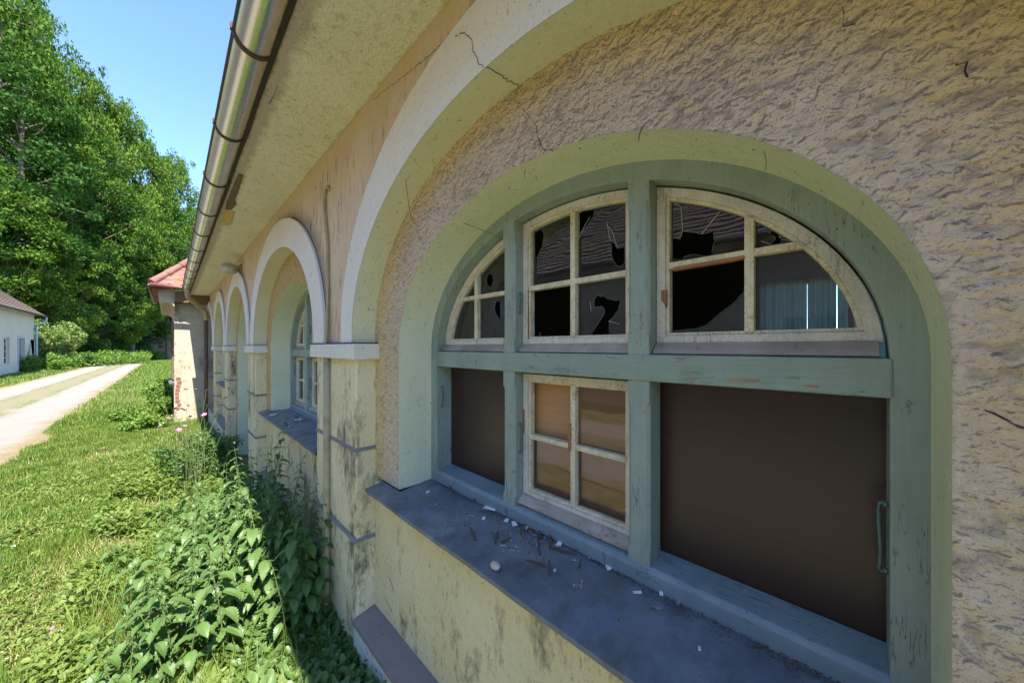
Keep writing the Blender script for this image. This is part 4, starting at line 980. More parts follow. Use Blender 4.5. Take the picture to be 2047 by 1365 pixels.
def tree_mesh(seed, h, r, n, leaf, mat, name, trunk_h=.3, clump=1.0, label='', cat='tree', group=None):
    global nrs; nrs = np.random.RandomState(seed); rr = random.Random(seed)
    root = empty(name, (0, 0, -100), label, cat, group)
    mb = MB(); tips = []
    tr = [(0, 0, -1.0)]; lean = rr.uniform(-.03, .03)
    for k in range(1, 9): tr.append((lean*k*h/8+rr.uniform(-.1, .1), rr.uniform(-.12, .12), h*.88*k/8))
    mb.tube(tr, [max(.03, .022*h*(1-k/9)**.8) for k in range(9)], 8)
    nb = 95; zc = h*(trunk_h+1)/2+.02*h; hz = h*(1-trunk_h)/2
    for k in range(nb):
        ph = rr.uniform(0, 2*pi); cz = rr.uniform(-1, 1); q_ = rr.uniform(.45, 1.0)**.6; sr = sqrt(1-cz*cz)
        taper = 1.0 if cz < 0 else 1-.18*cz
        lob = 1+.22*sin(3*ph+seed)+.15*sin(5*ph+2*seed)*cz
        p3 = Vector((cos(ph)*sr*r*q_*taper*lob, sin(ph)*sr*r*q_*taper*lob, zc+cz*hz*q_))
        zb_ = max(h*.08, p3.z-rr.uniform(.25, .5)*Vector((p3.x, p3.y)).length-.05*h); bx = tr[min(int(zb_/(h*.88)*8), 7)][0]; p0 = Vector((bx, 0, min(zb_, h*.85)))
        p1 = p0.lerp(p3, .5)+Vector((rr.gauss(0, .2), rr.gauss(0, .2), -.03*r))
        if k % 2 == 0: mb.tube(smooth_path([p0, p1, p3], 4), [.05*h/12*(1-j/10) for j in range(9)], 5, cap=False)
        tips.append((p3, r*rr.uniform(.15, .30)*clump))
        for j in range(3):
            q = p3+Vector((rr.gauss(0, .14*r), rr.gauss(0, .14*r), rr.gauss(0, .10*r))); tips.append((q, r*rr.uniform(.08, .16)*clump))
            mb.tube([p3, q], [.02*h/12, .01], 4, cap=False)
    tips.append((Vector((0, 0, h)), r*.16))
    t_ = mb.build('trunk', M['bark'], None, off=Vector((0, 0, 0))); t_.parent = root
    cs = np.array([tuple(t[0]) for t in tips]); rs = np.array([t[1] for t in tips])
    w_ = rs**2; pick = nrs.choice(len(cs), n, p=w_/w_.sum())
    d = nrs.normal(size=(n, 3)); d /= np.linalg.norm(d, axis=1)[:, None]; rad = nrs.uniform(0, 1, n)**.45
    P = cs[pick]+d*(rs[pick]*rad)[:, None]*np.array([1.15, 1.15, .7])
    V, F = leaf_cloud(P, leaf); cr_ = raw_mesh('crown', V, F, [mat]); cr_.parent = root; root['top'] = float(V[:, 2].max())*.985
    return root
def at(px, Y):   # ground position on the line of sight through column px at distance Y along the wall
    u = (px-1023.5)/683; return Y*(ca*u+sa)/(ca-sa*u)
def zat(px, py, Y):
    u = (px-1023.5)/683; d = Y/(ca-sa*u); return H+(694-py)/683*d
GT = 'trees on the wooded slope beyond the track'
tA = tree_mesh(11, 18, 5.2, 30000, .30, M['leafA'], 'broadleaf_tree', .16, label='bright green maple crown on the wooded slope', group=GT)
tB = tree_mesh(23, 20, 4.8, 30000, .30, M['leafB'], 'broadleaf_tree', .12, label='dark green tree crown on the wooded slope', group=GT)
tC = tree_mesh(37, 15, 5.6, 30000, .27, M['leafA'], 'broadleaf_tree', .10, clump=.85, label='loose spreading tree crown on the wooded slope', group=GT)
spec = [ # px, py_top, Y, type, width scale, label
 (2, -120, 56, tA, .95, 'tallest leafy tree at the left edge, crown cut off by the picture top'),
 (62, 5, 62, tC, .9, 'light green tree right of the tallest one at the upper left'),
 (140, 90, 66, tA, .85, 'skyline tree between the light green tree and the rounded one'),
 (208, 170, 68, tC, .9, 'rounded maple halfway down the sloping skyline of the wood'),
 (280, 240, 70, tA, .95, 'maple with visible branches near the lower end of the skyline'),
 (345, 300, 74, tC, .85, 'last tree of the skyline, just left of the zinc gutter'),
 (55, 120, 50, tB, 1.15, 'dark tree standing before the tallest tree at the left edge'),
 (140, 230, 56, tC, 1.0, 'bright tree in the middle of the wood below the skyline'),
 (210, 320, 60, tB, 1.05, 'dark tree in the middle of the wood'),
 (265, 380, 62, tA, .9, 'light tree low in the wood above the bend of the track'),
 (335, 430, 66, tB, .95, 'dark tree behind the red roof of the annex'),
 (20, 330, 48, tA, .95, 'leafy tree right behind the roof of the whitewashed house'),
 (100, 440, 50, tC, .75, 'low spreading tree by the hip of the whitewashed house'),
 (170, 470, 54, tB, .8, 'dark low tree right of the whitewashed house'),
 (235, 520, 60, tC, .75, 'low tree leaning over the left side of the track'),
 (300, 540, 70, tB, .8, 'shadowy tree above the far end of the track'),
 (350, 560, 76, tB, .8, 'shadowy tree behind the annex cornice'),
 (400, 420, 84, tB, 1.1, 'tree hidden mostly behind the gutter of the arcaded building'),
 (270, 470, 92, tB, 1.2, 'dark tree deep in the wood beyond the bend'),
 (190, 420, 90, tB, 1.3, 'dark tree deep in the wood, left of the bend'),
 (110, 560, 58, tB, .7, 'dark young tree behind the bank beside the house'),
 (330, 610, 84, tB, .8, 'dark young tree closing the view at the end of the track')]
hts = {tA.name: 18, tB.name: 20, tC.name: 15}
for i, (px, py, Y, t, ws, lab) in enumerate(spec):
    x = at(px, Y); z0 = gh(x, Y)-.3; zt = zat(px, py, Y); s = max((zt-z0)/t['top'], .3)
    copy_thing(t, (x, Y, z0), i*1.7, (ws*(.62+.13*s), ws*(.62+.13*s), s), lab, GT)
for o in [o for o in C.objects if 'top' in o.keys()]:
    if o not in (tA, tB, tC): del o['top']
for t in (tA, tB, tC):
    for ch in list(t.children): bpy.data.objects.remove(ch)
    bpy.data.objects.remove(t)
# shrubs
def shrub(seed, r, h, n, leaf, mat, name, label, loc, group=None, stems=12):
    global nrs; nrs = np.random.RandomState(seed); rr = random.Random(seed)
    root = empty(name, loc, label, 'shrub', group); mb = MB(); tips = []
    for k in range(stems):
        a = rr.uniform(0, 6.28); e = r*rr.uniform(.2, 1); z = h*rr.uniform(.5, 1)*(1-.3*(e/r)**2)
        mb.tube(smooth_path([(0, 0, -.05), (cos(a)*e*.4, sin(a)*e*.4, z*.6), (cos(a)*e, sin(a)*e, z)], 3), [.012*h, .010*h, .009*h, .008*h, .006*h, .004*h, .002*h], 5, cap=False)
        for u in (.45, .65, .85, 1.0): tips.append(((cos(a)*e*u, sin(a)*e*u, z*u), rr.uniform(.16, .32)*r))
    s_ = mb.build('stems', M['stem'], None, off=Vector((0, 0, 0))); s_.parent = root
    cs = np.array([t[0] for t in tips]); rs = np.array([t[1] for t in tips]); pick = nrs.choice(len(cs), n)
    d = nrs.normal(size=(n, 3)); d /= np.linalg.norm(d, axis=1)[:, None]; P = cs[pick]+d*(rs[pick]*nrs.uniform(0, 1, n)**.4)[:, None]; P[:, 2] = np.abs(P[:, 2])
    V, F = leaf_cloud(P, leaf); f_ = raw_mesh('foliage', V, F, [mat]); f_.parent = root; return root
GS = 'shrubs and undergrowth'
M['paleleaf'] = leaf_mat('pale_flowering_leaves', (.16, .24, .06), (.34, .38, .14), sc=1.2, trans=.3)
shrub(51, 1.7, 3.3, 16000, .15, M['paleleaf'], 'elder_bush', 'pale flowering bush behind the downpipe of the whitewashed house', (at(104, 46), 46, .4), stems=20)
shrub(52, 1.2, 1.2, 8000, .11, M['bushl'], 'shrub', 'low green shrub between the house corner and the track', (at(92, 41), 41, 0))
shrub(53, .9, .9, 6000, .10, M['bushl'], 'shrub', 'low shrub growing against the house wall below the right window', (at(60, 40.5), 40.5, 0))
for i, (px, Y, r, h) in enumerate(((150, 47, 2.4, .9), (185, 50, 2.6, 1.1), (225, 53, 2.6, 1.0), (262, 58, 2.4, 1.0), (292, 64, 2.6, 1.3), (140, 52, 2.5, 2.4), (210, 60, 3, 3.0), (250, 68, 3, 3.2))):
    shrub(60+i, r, h, 9000, .16, M['bushl'] if i < 4 else M['leafB'], 'shrub', ['bramble mound nearest the whitewashed house on the bank', 'second bramble mound along the bank', 'third bramble mound along the bank', 'bramble mound where the bank meets the shade', 'dark shrub in the shade by the bend', 'tall dark shrub behind the nearest bramble mound', 'tall dark shrub in the wood edge behind the bank', 'tall dark shrub deep under the trees'][i], (at(px, Y)-.3, Y, gh(at(px, Y), Y)), GS)
for i, (x, Y, r, h, m, lab) in enumerate(((-.02, 12.0, .30, .55, 'bushl', 'leafy shrub at the left foot of the annex'), (-.06, 13.4, .4, .9, 'bushl', 'taller shrub behind the annex corner'), (-.2, 15.6, .5, .6, 'bushl', 'shrub beyond the annex beside the track verge'), (-.25, 10.4, .42, .28, 'bushl', 'low creeping shrub in front of the annex corner'), (-.55, 11.6, .4, .3, 'bushl', 'low leafy tuft left of the annex'))):
    shrub(80+i, r, h, 4000, .05, M[m], 'shrub', lab, (x, Y, 0), GS)
shrub(90, .42, .62, 6000, .032, M['nettle'], 'shrub', 'dense dark bush in the shade at the foot of the second pier', (.30, 5.7, 0))
shrub(91, .34, .45, 3500, .03, M['nettle'], 'shrub', 'small dark bush beside the door jamb of the third arch', (.42, 6.8, 0))

# ---- nettles
def nettle(seed, h, big=.10):
    rr = random.Random(seed); root = empty('nettle_plant', (0, 0, 0), 'stinging nettle', 'plant')
    mb = MB(); bend = Vector((rr.uniform(-.16, .16), rr.uniform(-.16, .16), 0)); n = int(h/.052)
    pts = [Vector((bend.x*(k/n)**2*h, bend.y*(k/n)**2*h, h*k/n)) for k in range(n+1)]
    mb.tube(pts, [.0038*(1-.7*k/n) for k in range(n+1)], 6)
    s_ = mb.build('stem', M['stem'], None, off=Vector((0, 0, 0))); s_.parent = root
    lv = MB()
    def leaf(p, ang, L, droop):
        dirv = Vector((cos(ang), sin(ang), 0)); side = Vector((-sin(ang), cos(ang), 0)); m = 9; mid = []; le = []; re = []
        pet = p+dirv*L*.22+Vector((0, 0, L*.07)); lv.tube([p, pet], [.0012, .001], 4, cap=False)
        tw = rr.uniform(-.35, .35)
        for k in range(m+1):
            u = k/m; c = pet+dirv*L*u*cos(droop*u)+Vector((0, 0, -L*u*sin(droop*u)))
            wd = L*.28*(sin(pi*min(u*1.0+.10, 1))**.8)*(1-u*.35) if u < 1 else 0
            ser = 1.0
            for sgn, arr in ((1, le), (-1, re)):
                arr.append((c+side*sgn*wd*.86+Vector((0, 0, wd*(.28+sgn*tw))), c+side*sgn*wd*1.1+dirv*L*.05+Vector((0, 0, wd*(.26+sgn*tw)))))
            mid.append(c)
        o = len(lv.v); vs = []
        for k in range(m+1): vs += [mid[k], le[k][0], le[k][1], re[k][0], re[k][1]]
        fs = []
        for k in range(m):
            a = 5*k; b_ = 5*(k+1)
            fs += [(a, a+1, b_+1, b_), (a, b_, b_+3, a+3), (a+1, a+2, b_+1), (a+3, b_+3, a+4)]
        lv.add(vs, fs)
    for k in range(2, n+1):
        u = k/n; L = big*(1.15 if .3 < u < .75 else .85)*(1-.75*max(0, u-.72)/.28)*rr.uniform(.8, 1.15)
        if u < .18: continue
        for j in (0, 1): leaf(pts[k], k*pi/2+j*pi+rr.uniform(-.35, .35), L, rr.uniform(.35, 1.0))
    # catkins
    for k in range(int(n*.65), n):
        for j in range(3):
            a = rr.uniform(0, 6.28); p = pts[k]; q = p+Vector((cos(a)*.03, sin(a)*.03, -.012)); lv.tube([p, q, q+Vector((cos(a)*.01, sin(a)*.01, -.02))], [.0015, .0022, .0012], 4, cap=False)
    l_ = lv.build('leaves', M['nettle'], None, smooth=False, off=Vector((0, 0, 0))); l_.parent = root
    return root
protos = [nettle(100+i, hh, bg_) for i, (hh, bg_) in enumerate(((1.15, .09), (.95, .095), (.8, .10), (.65, .095), (.5, .085), (1.0, .08)))]
used = [False]*6
nspots = []
r2 = random.Random(3)
def nz(x, y, k, s=1.0): nspots.append((x, y, k, s))
# the tall ones against the pier, then the mass in front
nz(.50, 3.02, 0, 1.02); nz(.40, 3.1, 1, 1.1); nz(.46, 2.62, 5, .95); nz(.52, 2.42, 1, .9); nz(.56, 2.75, 5, .95); nz(.30, 3.15, 1, .95)
for k in range(66):
    y = r2.uniform(2.0, 3.6); x = r2.uniform(-.22, .58)
    fr = (x+.15)/.7; hgt = .45+.4*fr+r2.uniform(-.1, .12)
    if y < 2.2: hgt *= .75
    if x > .5 and y < 2.2: continue
    best = min(range(6), key=lambda q: abs((1.15, .95, .8, .65, .5, 1.0)[q]-hgt)+r2.uniform(0, .15)); nz(x, y, best, hgt/(1.15, .95, .8, .65, .5, 1.0)[best])
for k in range(18): nz(r2.uniform(.42, .62), r2.uniform(2.12, 2.75), r2.choice((1, 2, 5, 3)), r2.uniform(.75, 1.0))
for k in range(14): nz(r2.uniform(-.25, .4), r2.uniform(3.5, 4.8), 4, r2.uniform(.6, .9))
for i, (x, y, k, s) in enumerate(nspots):
    if i == 0: lab, g = 'tallest nettle, rising against the apron beneath the second window', 'nettles along the wall'
    elif x > .38: lab, g = 'deep green nettle standing in the building shade close to the pier', 'nettles in the shade by the pier'
    elif y > 3.5: lab, g = 'short young nettle farther along the verge before the second window', 'young nettles along the verge'
    else: lab, g = 'sunlit serrated nettle in the clump in front of the pier', 'sunlit nettles in front of the pier'
    rz = r2.uniform(0, 6.28)
    if not used[k]:
        o = protos[k]; used[k] = True; o.location = (x, y, 0); o.rotation_euler = (0, 0, rz); o.scale = (s, s, s); o['label'] = lab; o['group'] = g
    else: copy_thing(protos[k], (x, y, 0), rz, s, lab, g)

# ---- grass blades, weeds (one object each: nobody could count them)
def visible(x, y, m=.12):
    d = x*sa+y*ca; lat = x*ca-y*sa; u = lat/np.maximum(d, .01)
    return (d > .3) & (u > -1.5-m) & (u < 1.0)
def blades(name, X, Y, Hh, Wd, mat, kind='grass', lean=.5, z=None):
    n = len(X); ang = nrs.uniform(0, 6.28, n); ln = nrs.uniform(.1, lean, n)*Hh; zz = ground_h(X, Y) if z is None else z
    dx, dy = np.cos(ang), np.sin(ang); wa = ang+nrs.uniform(1.0, 2.1, n); wx, wy = np.cos(wa)*Wd/2, np.sin(wa)*Wd/2
    def pt(u, s, wf): return np.stack([X+dx*ln*u**1.8+s*wx*wf, Y+dy*ln*u**1.8+s*wy*wf, zz+Hh*u*(1-.25*u*ln/Hh)-.005], 1)
    v = np.stack([pt(0, -1, .8), pt(0, 1, .8), pt(.35, 1, 1), pt(.35, -1, 1), pt(.72, 1, .7), pt(.72, -1, .7), pt(1, 1, .08), pt(1, -1, .08)], 1).reshape(-1, 3)
    b0 = np.arange(n)[:, None]*8
    F = np.concatenate([b0+np.array([0, 1, 2, 3]), b0+np.array([3, 2, 4, 5]), b0+np.array([5, 4, 6, 7])], 0)
    return tag(raw_mesh(name, v, F, [mat]), None, None, None, 'stuff')
nrs = np.random.RandomState(77)
def clumpy(x, y, s=1.6):
    return .5+.5*np.sin(x*3.1*s+1.3*np.sin(y*2.3*s))*np.cos(y*2.7*s+1.1*np.sin(x*1.9*s))
def region(n, x0, x1, y0, y1, pw=2.0):
    # density falls with distance
    u = nrs.uniform(0, 1, n); y = y0*(y1/y0)**u; x = nrs.uniform(x0, x1, n); k = visible(x, y); return x[k], y[k]
def path_edge(y): return -1.62+.12*np.sin(y*1.3+1)+.07*np.sin(y*3.7)
X, Y = region(230000, -1.72, .62, 1.5, 14); k = (X > path_edge(Y)-.06*nrs.uniform(0, 2, len(X))) ; X, Y = X[k], Y[k]
bare = ((X+.62)/.28)**2+((Y-3.55)/.5)**2 < 1+.8*(clumpy(X*3, Y*3)-.5)
green = ((X < -.35+.25*clumpy(X, Y)) | (nrs.uniform(0, 1, len(X)) < .42)) & (~bare | (nrs.uniform(0, 1, len(X)) < .15)); X, Y = X[green], Y[green]
cl = clumpy(X, Y); Hh = (.035+.075*cl)*nrs.uniform(.5, 1.3, len(X)); Wd = .0035*nrs.uniform(.7, 1.3, len(X))*(1+Y*.10)
g = blades('grass', X, Y, Hh, Wd, M['grassm']); tag(g, 'green meadow grass along the verge between track and building', 'grass')
X, Y = region(60000, -9, .5, 12, 70); k = (np.abs(X+3.3-np.clip(Y-55, 0, 100)**2*.006) > 1.6) & (X > HX+.1) & (X > -7) ; X, Y = X[k], Y[k]
g = blades('grass', X, Y, .07+.16*clumpy(X, Y, .6)*nrs.uniform(.4, 1.2, len(X)), .012*(Y/14), M['grassm']); tag(g, 'long grass farther off on both sides of the track', 'grass')
X, Y = region(26000, -3.7, -2.85, 4, 50); g = blades('grass', X, Y, .03+.03*nrs.uniform(0, 1, len(X)), .006*(1+Y*.06), M['grassm'], lean=.9); tag(g, 'short worn grass between the two wheel tracks', 'grass')
X, Y = region(26000, -1.5, .6, 1.5, 9); k = X > path_edge(Y); X, Y = X[k], Y[k]; k = clumpy(X, Y, .8) > .35; X, Y = X[k], Y[k]
g = blades('dry_grass', X, Y, .03+.10*nrs.uniform(0, 1, len(X))**3, .0022*(1+Y*.08), M['dry'], lean=1.3); tag(g, 'dry straw stalks scattered through the verge', 'dry grass')
X, Y = region(30000, -1.25, -.1, 1.5, 4.6)
g = blades('dry_grass', X, Y, .02+.07*nrs.uniform(0, 1, len(X))**2, .0024*(1+Y*.08), M['dry'], lean=1.5); tag(g, 'thin dry moss and straw over the near bare patch', 'dry grass')
X, Y = region(9000, -.4, .62, 1.4, 4); g = blades('grass', X, Y, .12+.2*nrs.uniform(0, 1, len(X))**2, .004*np.ones(len(X)), M['grassm'], lean=.9); tag(g, 'long arching grass tufts around the nettle stems', 'grass')
def weeds(name, n, x0, x1, y0, y1, size, hmax, mat, label, thr=.0):
    X, Y = region(n, x0, x1, y0, y1); k = (X > path_edge(Y)+.1) & (clumpy(X+.3, Y, 1.1) > thr); X, Y = X[k], Y[k]; m = 7
    cX = np.repeat(X, m); cY = np.repeat(Y, m); n2 = len(cX); a = nrs.uniform(0, 6.28, n2); h = hmax*nrs.uniform(.15, 1, n2)*np.repeat(.4+.6*clumpy(X, Y, 1.4), m)
    rr = size*nrs.uniform(.3, 1.5, n2); d = np.stack([np.cos(a), np.sin(a), nrs.uniform(-.5, .8, n2)], 1); s = np.stack([-np.sin(a), np.cos(a), nrs.uniform(-.6, .6, n2)], 1)
    base = np.stack([cX, cY, h+ground_h(cX, cY)], 1)+d*rr[:, None]; L = (size*nrs.uniform(.7, 1.4, n2)*(1+cY*.05))[:, None]
    upv = np.array([0, 0, 1.0])
    ps = [base, base+d*L*.30+s*L*.30+upv*L*.08, base+d*L*.72+s*L*.24+upv*L*.05, base+d*L-upv*L*.10, base+d*L*.72-s*L*.24+upv*L*.05, base+d*L*.30-s*L*.30+upv*L*.08]
    mid1 = base+d*L*.3; V = np.stack(ps, 1).reshape(-1, 3); b0 = np.arange(n2)[:, None]*6
    F = np.concatenate([b0+np.array([0, 1, 2, 3]), b0+np.array([0, 3, 4, 5])], 0)
    return tag(raw_mesh(name, V, F, [mat]), label, 'weeds', None, 'stuff')
weeds('ground_cover', 11000, -1.3, .62, 1.5, 8, .018, .07, M['weed'], 'low broad-leaved weeds carpeting the verge', .25)
weeds('ground_cover', 6000, -.45, .64, 1.6, 7, .026, .22, M['weed'], 'taller mixed weeds along the foot of the wall', .2)
weeds('ground_cover', 2200, .25, .68, 1.4, 2.6, .035, .22, M['nettle'], 'small leafy weeds in the shade at the plinth', .1)
weeds('ground_cover', 3500, -.4, .2, 1.5, 2.3, .05, .13, M['weed'], 'broad pale leaves in the near corner below the nettles', .1)
n_ = 5200; X, Y = region(n_, -1.5, .66, 1.5, 7); P = np.stack([X, Y, .012+.03*nrs.uniform(0, 1, len(X))**2], 1)
V, F = leaf_cloud(P, .022, up=1.0, aspect=.45); tag(raw_mesh('leaf_litter', V, F, [M['dry']]), 'withered leaves and chaff lying between the weeds', 'leaf litter', None, 'stuff')
# ---- flowers
def flower(kind, x, y, h, label, group, heads=3, sz=.012):
    root = empty(kind, (x, y, gh(x, y)), label, 'flower', group, r2.uniform(0, 6.28)); mb = MB(); hd = MB(); lf = MB()
    for k in range(heads):
        a = r2.uniform(0, 6.28); e = h*.22*(k > 0)*r2.uniform(.5, 1.2); z = h*r2.uniform(.8, 1.0); p = Vector((cos(a)*e, sin(a)*e, z))
        mb.tube([(0, 0, 0), (cos(a)*e*.3, sin(a)*e*.3, z*.6), tuple(p)], [.0016, .0013, .0009], 5)
        m = 5 if 'daisy' not in kind else 9; tl = Vector((r2.uniform(-.5, .5), r2.uniform(-.9, 0), 1)).normalized(); ax = tl.cross(Vector((1, 0, 0))).normalized(); ay = tl.cross(ax)
        for j in range(m):
            b_ = 2*pi*j/m; dd = ax*cos(b_)+ay*sin(b_); ss = ax*-sin(b_)+ay*cos(b_); L = sz
            hd.add([p, p+dd*L*.6+ss*L*.42+tl*L*.2, p+dd*L*1.15+tl*L*.25, p+dd*L*.6-ss*L*.42+tl*L*.2], [(0,1,2,3)])
    m = {'campion_plant': 'pink', 'daisy_plant': 'daisy', 'buttercup_plant': 'yellow'}[kind]
    s_ = mb.build('stem', M['stem'], None, off=Vector((0, 0, 0))); s_.parent = root
    f_ = hd.build('blossom', M[m], None, off=Vector((0, 0, 0))); f_.parent = root
for (x, y, h, hs, lab) in ((.21, 5.0, 1.28, 11, 'tall pink flowering stem in front of the annex wall'), (.15, 5.3, 1.15, 10, 'second pink flowering stem left of the tall one'), (.27, 4.75, 1.12, 7, 'shorter pink flowering stem right of the tall one'), (.08, 5.7, .9, 9, 'pink flowering stem low before the annex')):
    flower('campion_plant', x, y, h, lab, 'tall pink flowers by the second pier', hs, .021)
def gpos(px, py, z=.1):
    d = 683*(H-z)/(py-694); lat = (px-1023.5)/683*d; return lat*ca+d*sa, -lat*sa+d*ca
fl = [(207,895,'pair of pink flowers standing in the grass near the track'),(193,911,'pink flower left of the pair in the grass'),(283,948,'pink flower in the open grass'),(323,925,'pink flower above the weeds left of the nettles'),(300,955,'small pink flower beside another in the weeds'),(223,1035,'single pink flower in the thin grass'),(382,981,'tiny pink flower among the seed heads'),(232,1172,'violet pink flower beside the flat stone'),(206,1205,'pink flower below the flat stone'),(540,1290,'bright pink flower at the foot of the nettles'),(572,1292,'half-open pink flower beside the bright one'),(712,1255,'pink flower at the corner of the plinth cap'),(320,1135,'tiny pink flower left of the nettle clump'),(430,905,'pink flower in front of the dark bush'),(105,1252,'pale pink flower in the bare patch'),(130,1295,'small pink flower near the bottom left')]
for px, py, lab in fl:
    x, y = gpos(px, py); flower('campion_plant', min(x, .62), y, .11, lab, 'pink flowers scattered through the verge', 2, .011)
for px, py, lab in ((26,1098,'white daisy nearest the left edge'),(12,1110,'white daisy behind the one at the left edge'),(3,1130,'white daisy cut by the left edge of the picture'),(15,1152,'small white daisy below the others'),(110,1252,'white flower beside the bare patch'),(10,1315,'white daisy in the bottom left corner')):
    x, y = gpos(px, py, .05); flower('daisy_plant', x, y, .06, lab, 'white daisies in the grass', 1, .012)
for px, py, lab in ((220,1237,'yellow buttercup in the thin grass'),(133,1270,'yellow buttercup near the bottom left'),(342,1332,'yellow flower at the bottom edge below the nettles'),(246,1252,'small yellow flower right of the first buttercup')):
    x, y = gpos(px, py, .06); flower('buttercup_plant', x, y, .08, lab, 'yellow buttercups in the verge', 2, .009)
M['slab'] = simple('grey_stone', (.22, .21, .19), .9, sc=20, var=.35, bump=.7, bd=.01)
x, y = gpos(140, 1185, 0); mb = MB(); mb.ball((x, y, .0), .13, (1, .75, .16), 18, 8); tag(mb.build('flat_stone', M['slab'], None, off=None), 'flat grey stone half sunk in the verge', 'stone')

# ================================================================ things lying on the first sill
def sill_z(x): return H+(-.703+(x-.69)/(.955-.69)*.031) + .0025
def sillpos(px, py):
    z = -.69
    for _ in range(4):
        d = fpx*(-z)/(py-694); lat = (px-1023.5)/fpx*d; x = lat*ca+d*sa; y = -lat*sa+d*ca; z = sill_z(x)-H
    return x, y
M['chip'] = simple('white_paint_chip', (.72, .73, .74), .6, bump=.1); M['splinter'] = simple('grey_brown_splinter', (.10, .07, .05), .9, sc=60); M['pebble'] = simple('pale_pebble', (.55, .47, .38), .6)
def off(c0, k, P): return [(c0[0]+p[0]*k, c0[1]+p[1]*k) for p in P]
def flatbit(name, px, py, L, Wd, ang, th, m, label, cat, group=None, irregular=.25, lift=0):
    x, y = sillpos(px, py); x = min(x, .945); a = R(ang); mb = MB(); base = []
    for (u, v) in ((-.5, -.5), (.5, -.5), (.5, .5), (-.5, .5)):
        L_ = L*1.15; uu = u*L_*(1+r2.uniform(-irregular, irregular)); vv = v*Wd*1.15*(1+r2.uniform(-irregular, irregular)); base.append((uu*cos(a)-vv*sin(a), uu*sin(a)+vv*cos(a)))
    t1 = r2.uniform(0, lift)
    mb.add([(b_[0], b_[1], .0+t1*(i in (1, 2))+b_[0]*.12) for i, b_ in enumerate(base)]+[(b_[0]*.94, b_[1]*.94, th+t1*(i in (1, 2))+b_[0]*.12) for i, b_ in enumerate(base)], [(0,1,2,3), (4,7,6,5), (0,4,5,1), (1,5,6,2), (2,6,7,3), (3,7,4,0)])
    o = mb.build(name, M[m], None, off=Vector((0, 0, 0))); o.location = (x, y, sill_z(x)); return tag(o, label, cat, group)
chips = [(855,983,.014,.012,10,'small square white chip at the left end of the near sill'),(980,1016,.055,.016,-72,'long white paint flake lying left of the sash on the near sill'),(967,1036,.012,.011,30,'white chip right below the long white flake'),(1013,1040,.017,.013,20,'white chip right of the long flake, nearest the rail'),(1028,1048,.022,.015,60,'larger white chip beside the wood splinters'),(1052,1055,.012,.009,10,'tiny white chip close to the bottom rail'),(1118,1086,.024,.016,15,'bright white chip at the right of the splinter heap'),(1217,1134,.014,.013,45,'white diamond shaped chip below the broad mullion'),(1109,1141,.006,.005,0,'tiny white crumb beside the pencil-like splinter'),(1275,1185,.022,.006,-55,'thin white flake right of the diamond shaped chip'),(1398,1296,.007,.005,20,'tiny white crumb in the middle of the near sill'),(1326,1180,.010,.008,20,'white chip right of the thin flake by the rail')]
for px, py, L, Wd, an, lab in chips: flatbit('paint_chip', px, py, L, Wd, an, .003, 'chip', lab, 'paint chip', 'white paint chips on the near sill', lift=.003)
spl = [(945,1070,.055,.009,62,'dark splinter left of the heap'),(993,1075,.05,.010,48,'brown splinter in the middle of the heap'),(1010,1082,.03,.012,-50,'short grey splinter below the brown one'),(1078,1070,.03,.014,40,'broad dark splinter at the top of the heap'),(1075,1085,.05,.010,55,'dark splinter at the right of the heap'),(1100,1085,.045,.011,40,'thick splinter resting by the bright chip'),(1128,1103,.055,.012,-70,'long splinter pointing along the sill right of the heap'),(1072,1128,.045,.010,-75,'grey splinter below the heap near the pebble'),(1098,1137,.04,.008,45,'pale topped splinter like a pencil stub'),(1045,1062,.028,.014,20,'rust brown fragment at the top of the heap'),(1078,1105,.02,.008,70,'little splinter under the heap'),(905,975,.06,.012,70,'dried twig against the rail at the left'),(950,1000,.02,.008,-40,'small grey splinter by the rail at the left'),(1160,1130,.02,.006,10,'thin dark splinter left of the diamond chip')]
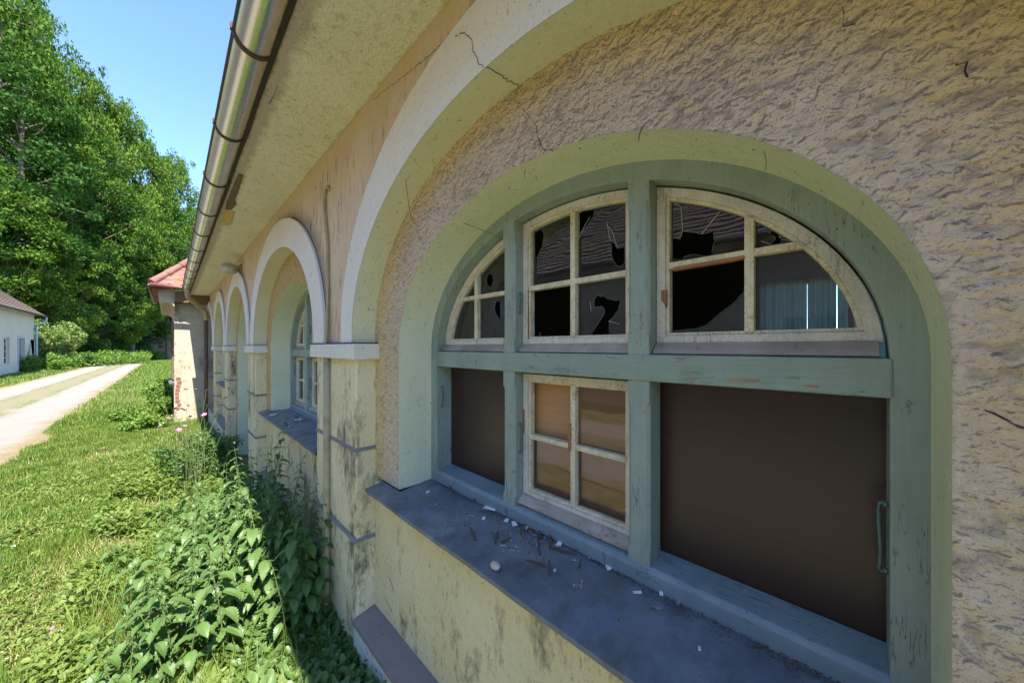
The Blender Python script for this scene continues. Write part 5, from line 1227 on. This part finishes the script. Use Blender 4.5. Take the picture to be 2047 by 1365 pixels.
for px, py, L, Wd, an, lab in spl: flatbit('wood_splinter', px, py, L*1.15, Wd*.72, an+r2.uniform(-12, 12), .0045, 'splinter', lab, 'splinter', 'wood splinters on the near sill', irregular=.45, lift=.012)
for i in range(58):
    px = r2.gauss(1020, 70); py = 1040+(px-1020)*.42+abs(r2.gauss(0, 32))
    if i < 14: px, py = ((810,998),(835,982),(882,1023),(893,1042),(885,1063),(870,1010),(930,1052),(1015,1098),(1033,1100),(1005,1100),(1380,1150),(1310,1215),(1150,1170),(1240,1240))[i]
    flatbit('glass_sliver', px, py, r2.uniform(.010, .034), r2.uniform(.003, .009), r2.uniform(0, 180), .0022, 'shard', 'thin clear sliver of broken glass lying on the near sill', 'glass sliver', 'slivers of broken glass on the near sill', .5, .002)
x, y = sillpos(990, 1137); mb = MB(); mb.ball((0, 0, .011), .0165, (.85, 1.15, .68), 18, 12); o = mb.build('pebble', M['pebble'], None, smooth=True, off=Vector((0, 0, 0))); o.location = (x, y, sill_z(x)); tag(o, 'rounded pale pebble near the front edge of the near sill', 'pebble')
# dust and crumbs swept against the rail
DV = []; r3 = np.random.RandomState(9); nD = 2600
ty = r3.uniform(-.08, 1.5, nD); tx = XW-.006-np.abs(r3.normal(0, .012, nD))*(1+.8*np.sin(ty*7)); hz = sill_z(0)*0
P = np.stack([tx, ty, H+(-.703+(tx-.69)/(.265)*.031)+.0035], 1); nrs = r3
V, F = leaf_cloud(P, .0045, up=1.2); tag(raw_mesh('sill_crumbs', V, F, [M['splinter']]), 'dark crumbs and dust gathered along the bottom rail of the near window', 'crumbs', None, 'stuff')
for i in range(9):
    x = r2.uniform(.74, .93); y = r2.uniform(2.9, 4.2); mb = MB(); L = r2.uniform(.02, .05)
    mb.box(-L/2, L/2, -.01, .01, 0, .008); o = mb.build('rubble_fragment', M['brick' if i % 2 else 'chip'], None, off=Vector((0, 0, 0)), bevel=.002); o.location = (x, y, sill_z(x)); o.rotation_euler = (0, 0, r2.uniform(0, 3)); tag(o, 'small crumb of brick or paint lying on the sill of the second window', 'fragment', 'fragments on the second sill')
